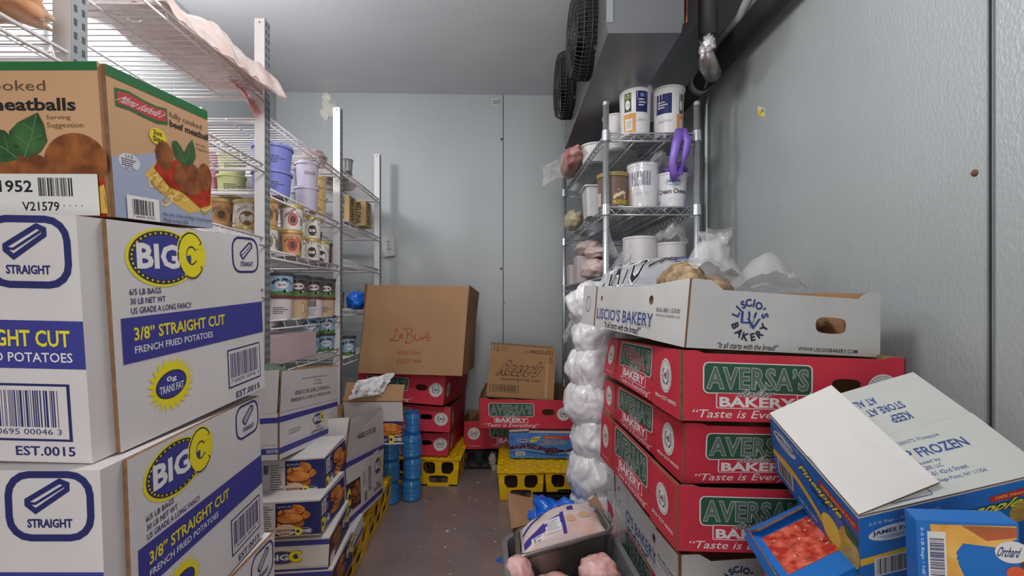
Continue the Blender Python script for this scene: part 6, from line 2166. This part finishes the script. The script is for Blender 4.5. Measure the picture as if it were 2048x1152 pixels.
def pk(u, v, o=0):
    uu, vv = .06 + .86 * u, .07 + .86 * v
    p = l0 * ((1 - uu) * (1 - vv)) + l1 * (uu * (1 - vv)) + l2 * (uu * vv) + l3 * ((1 - uu) * vv)
    e = (math.sin(PI * min(1, max(0, u))) ** .5 * math.sin(PI * min(1, max(0, v))) ** .5) if 0 < u < 1 and 0 < v < 1 else 0
    h = .012 + (.022 + .030 * u * v + .018 * v) * e + .006 * noise.noise(Vector((u * 5, v * 5, 2))) * e - .016 * (1 - e)
    return p + nrm * (h + o * 3)


r = thing('chicken_pack', 'plastic-wrapped frozen chicken with violet print lying in the steel pan', 'pack', pk(.5, .5) - Vector((0, 0, .05)))
mb = MB()
mb.grid(lambda u, v: pk(u, v), 34, 26, PACK, True)
s = Surf(mb, pk, .26, .17)
WL = ink((220, 216, 222))
f0 = lambda t: .03 + .50 * t
band = lambda t, b: (f0(t) + .0, b(t))
for k in range(14):
    a, b = k / 14, (k + 1) / 14
    up_ = lambda t: .42 + .62 * t - .18 * t * t
    lo2 = lambda t: .08 + .42 * t - .20 * t * t
    s.poly([(f0(a), up_(a)), (f0(b), up_(b)), (f0(b), up_(b) + .09), (f0(a), up_(a) + .09)], VIO, 2)
    s.poly([(f0(a), up_(a) + .09), (f0(b), up_(b) + .09), (f0(b), min(1, up_(b) + .28)), (f0(a), min(1, up_(a) + .28))], WL, 2)
    s.poly([(f0(a), lo2(a) - .05), (f0(b), lo2(b) - .05), (f0(b), lo2(b) + .12), (f0(a), lo2(a) + .12)], VIO, 2)
s.rect(.50, .06, .545, .46, VIO, 3, 2, 5); s.rect(.50, .68, .545, .98, VIO, 3, 2, 4); s.rect(.60, .46, .68, .58, VIO, 3, 2, 2)
s.rect(.30, .12, .49, .38, WL, 3, 3, 3); s.rect(.12, .05, .27, .17, WL, 3, 2, 2); s.barcode(.14, .055, .26, .16, 71, False, 3, n=10); s.small_lines(.32, .15, .47, .35, 6, SILVER, 4, 6)
s.small_lines(.22, .80, .46, .96, 3, VIO, 4, 7)
s.ell(.62, .30, .06, .07, ink((206, 168, 140)), 2, 12); s.ell(.80, .34, .08, .06, ink((206, 168, 140)), 2, 12)
mb.build('wrapper', r)

mb = MB()
for k in range(3): mb.grid(crumple(at(1225, 1040 + 26 * k, 1.46), (.05, .04, -.01), (.01, .02, .08), (-.02, -.02, .01), 20 + k, 12, 12, .5), 12, 12, PLAST, True)
tag(mb.build('plastic_film'), 'torn clear film between steel pan and right carton stack', 'plastic film')

# ------------------------------------------------------------------ scraps on the floor
mb = MB()
rnd = random.Random(12)
ICE = mat('ice_crumbs', (206, 204, 204), .4)
for k in range(46):
    x, y = rnd.uniform(-.42, .06), rnd.uniform(1.45, 2.9)
    s_ = rnd.uniform(.0012, .0034) * (2 if rnd.random() < .12 else 1)
    mb.blob((x, y, .001), (s_ * 1.6, s_, s_ * .5), ICE, k, .5, 3, 7, 5)
o = mb.build('ice_crumbs'); o['kind'] = 'stuff'; o['label'] = 'ice crumbs scattered on the aisle floor'; o['category'] = 'ice'
mb = MB()
a, b, c_ = at(990, 1098, 1.80), at(1003, 1088, 1.83), at(1006, 1104, 1.78)
a.z = b.z = c_.z = 0
mb.loft([[Vector((p.x, p.y, .0005)) for p in (a, c_, b)], [Vector((p.x, p.y, .003)) for p in (a, c_, b)]], BLUEBAG, False, False, True)
tag(mb.build('blue_scrap'), 'small blue plastic scrap on the floor beside the grey tub', 'scrap')
mb = MB(); p = at(985, 920, 2.79); mb.blob(p, (.022, .012, .04), mat('pale_wrap', (176, 172, 156), .5, 0, .1, 20, .5, 50), 3, .6, 3, 16, 12); mb.blob(p + Vector((.012, -.006, -.045)), (.02, .012, .02), mat('pale_wrap', (176, 172, 156)), 6, .6, 3, 16, 12)
tag(mb.build('wrapper_scrap'), 'pale crumpled wrapper in front of the black crate', 'scrap')
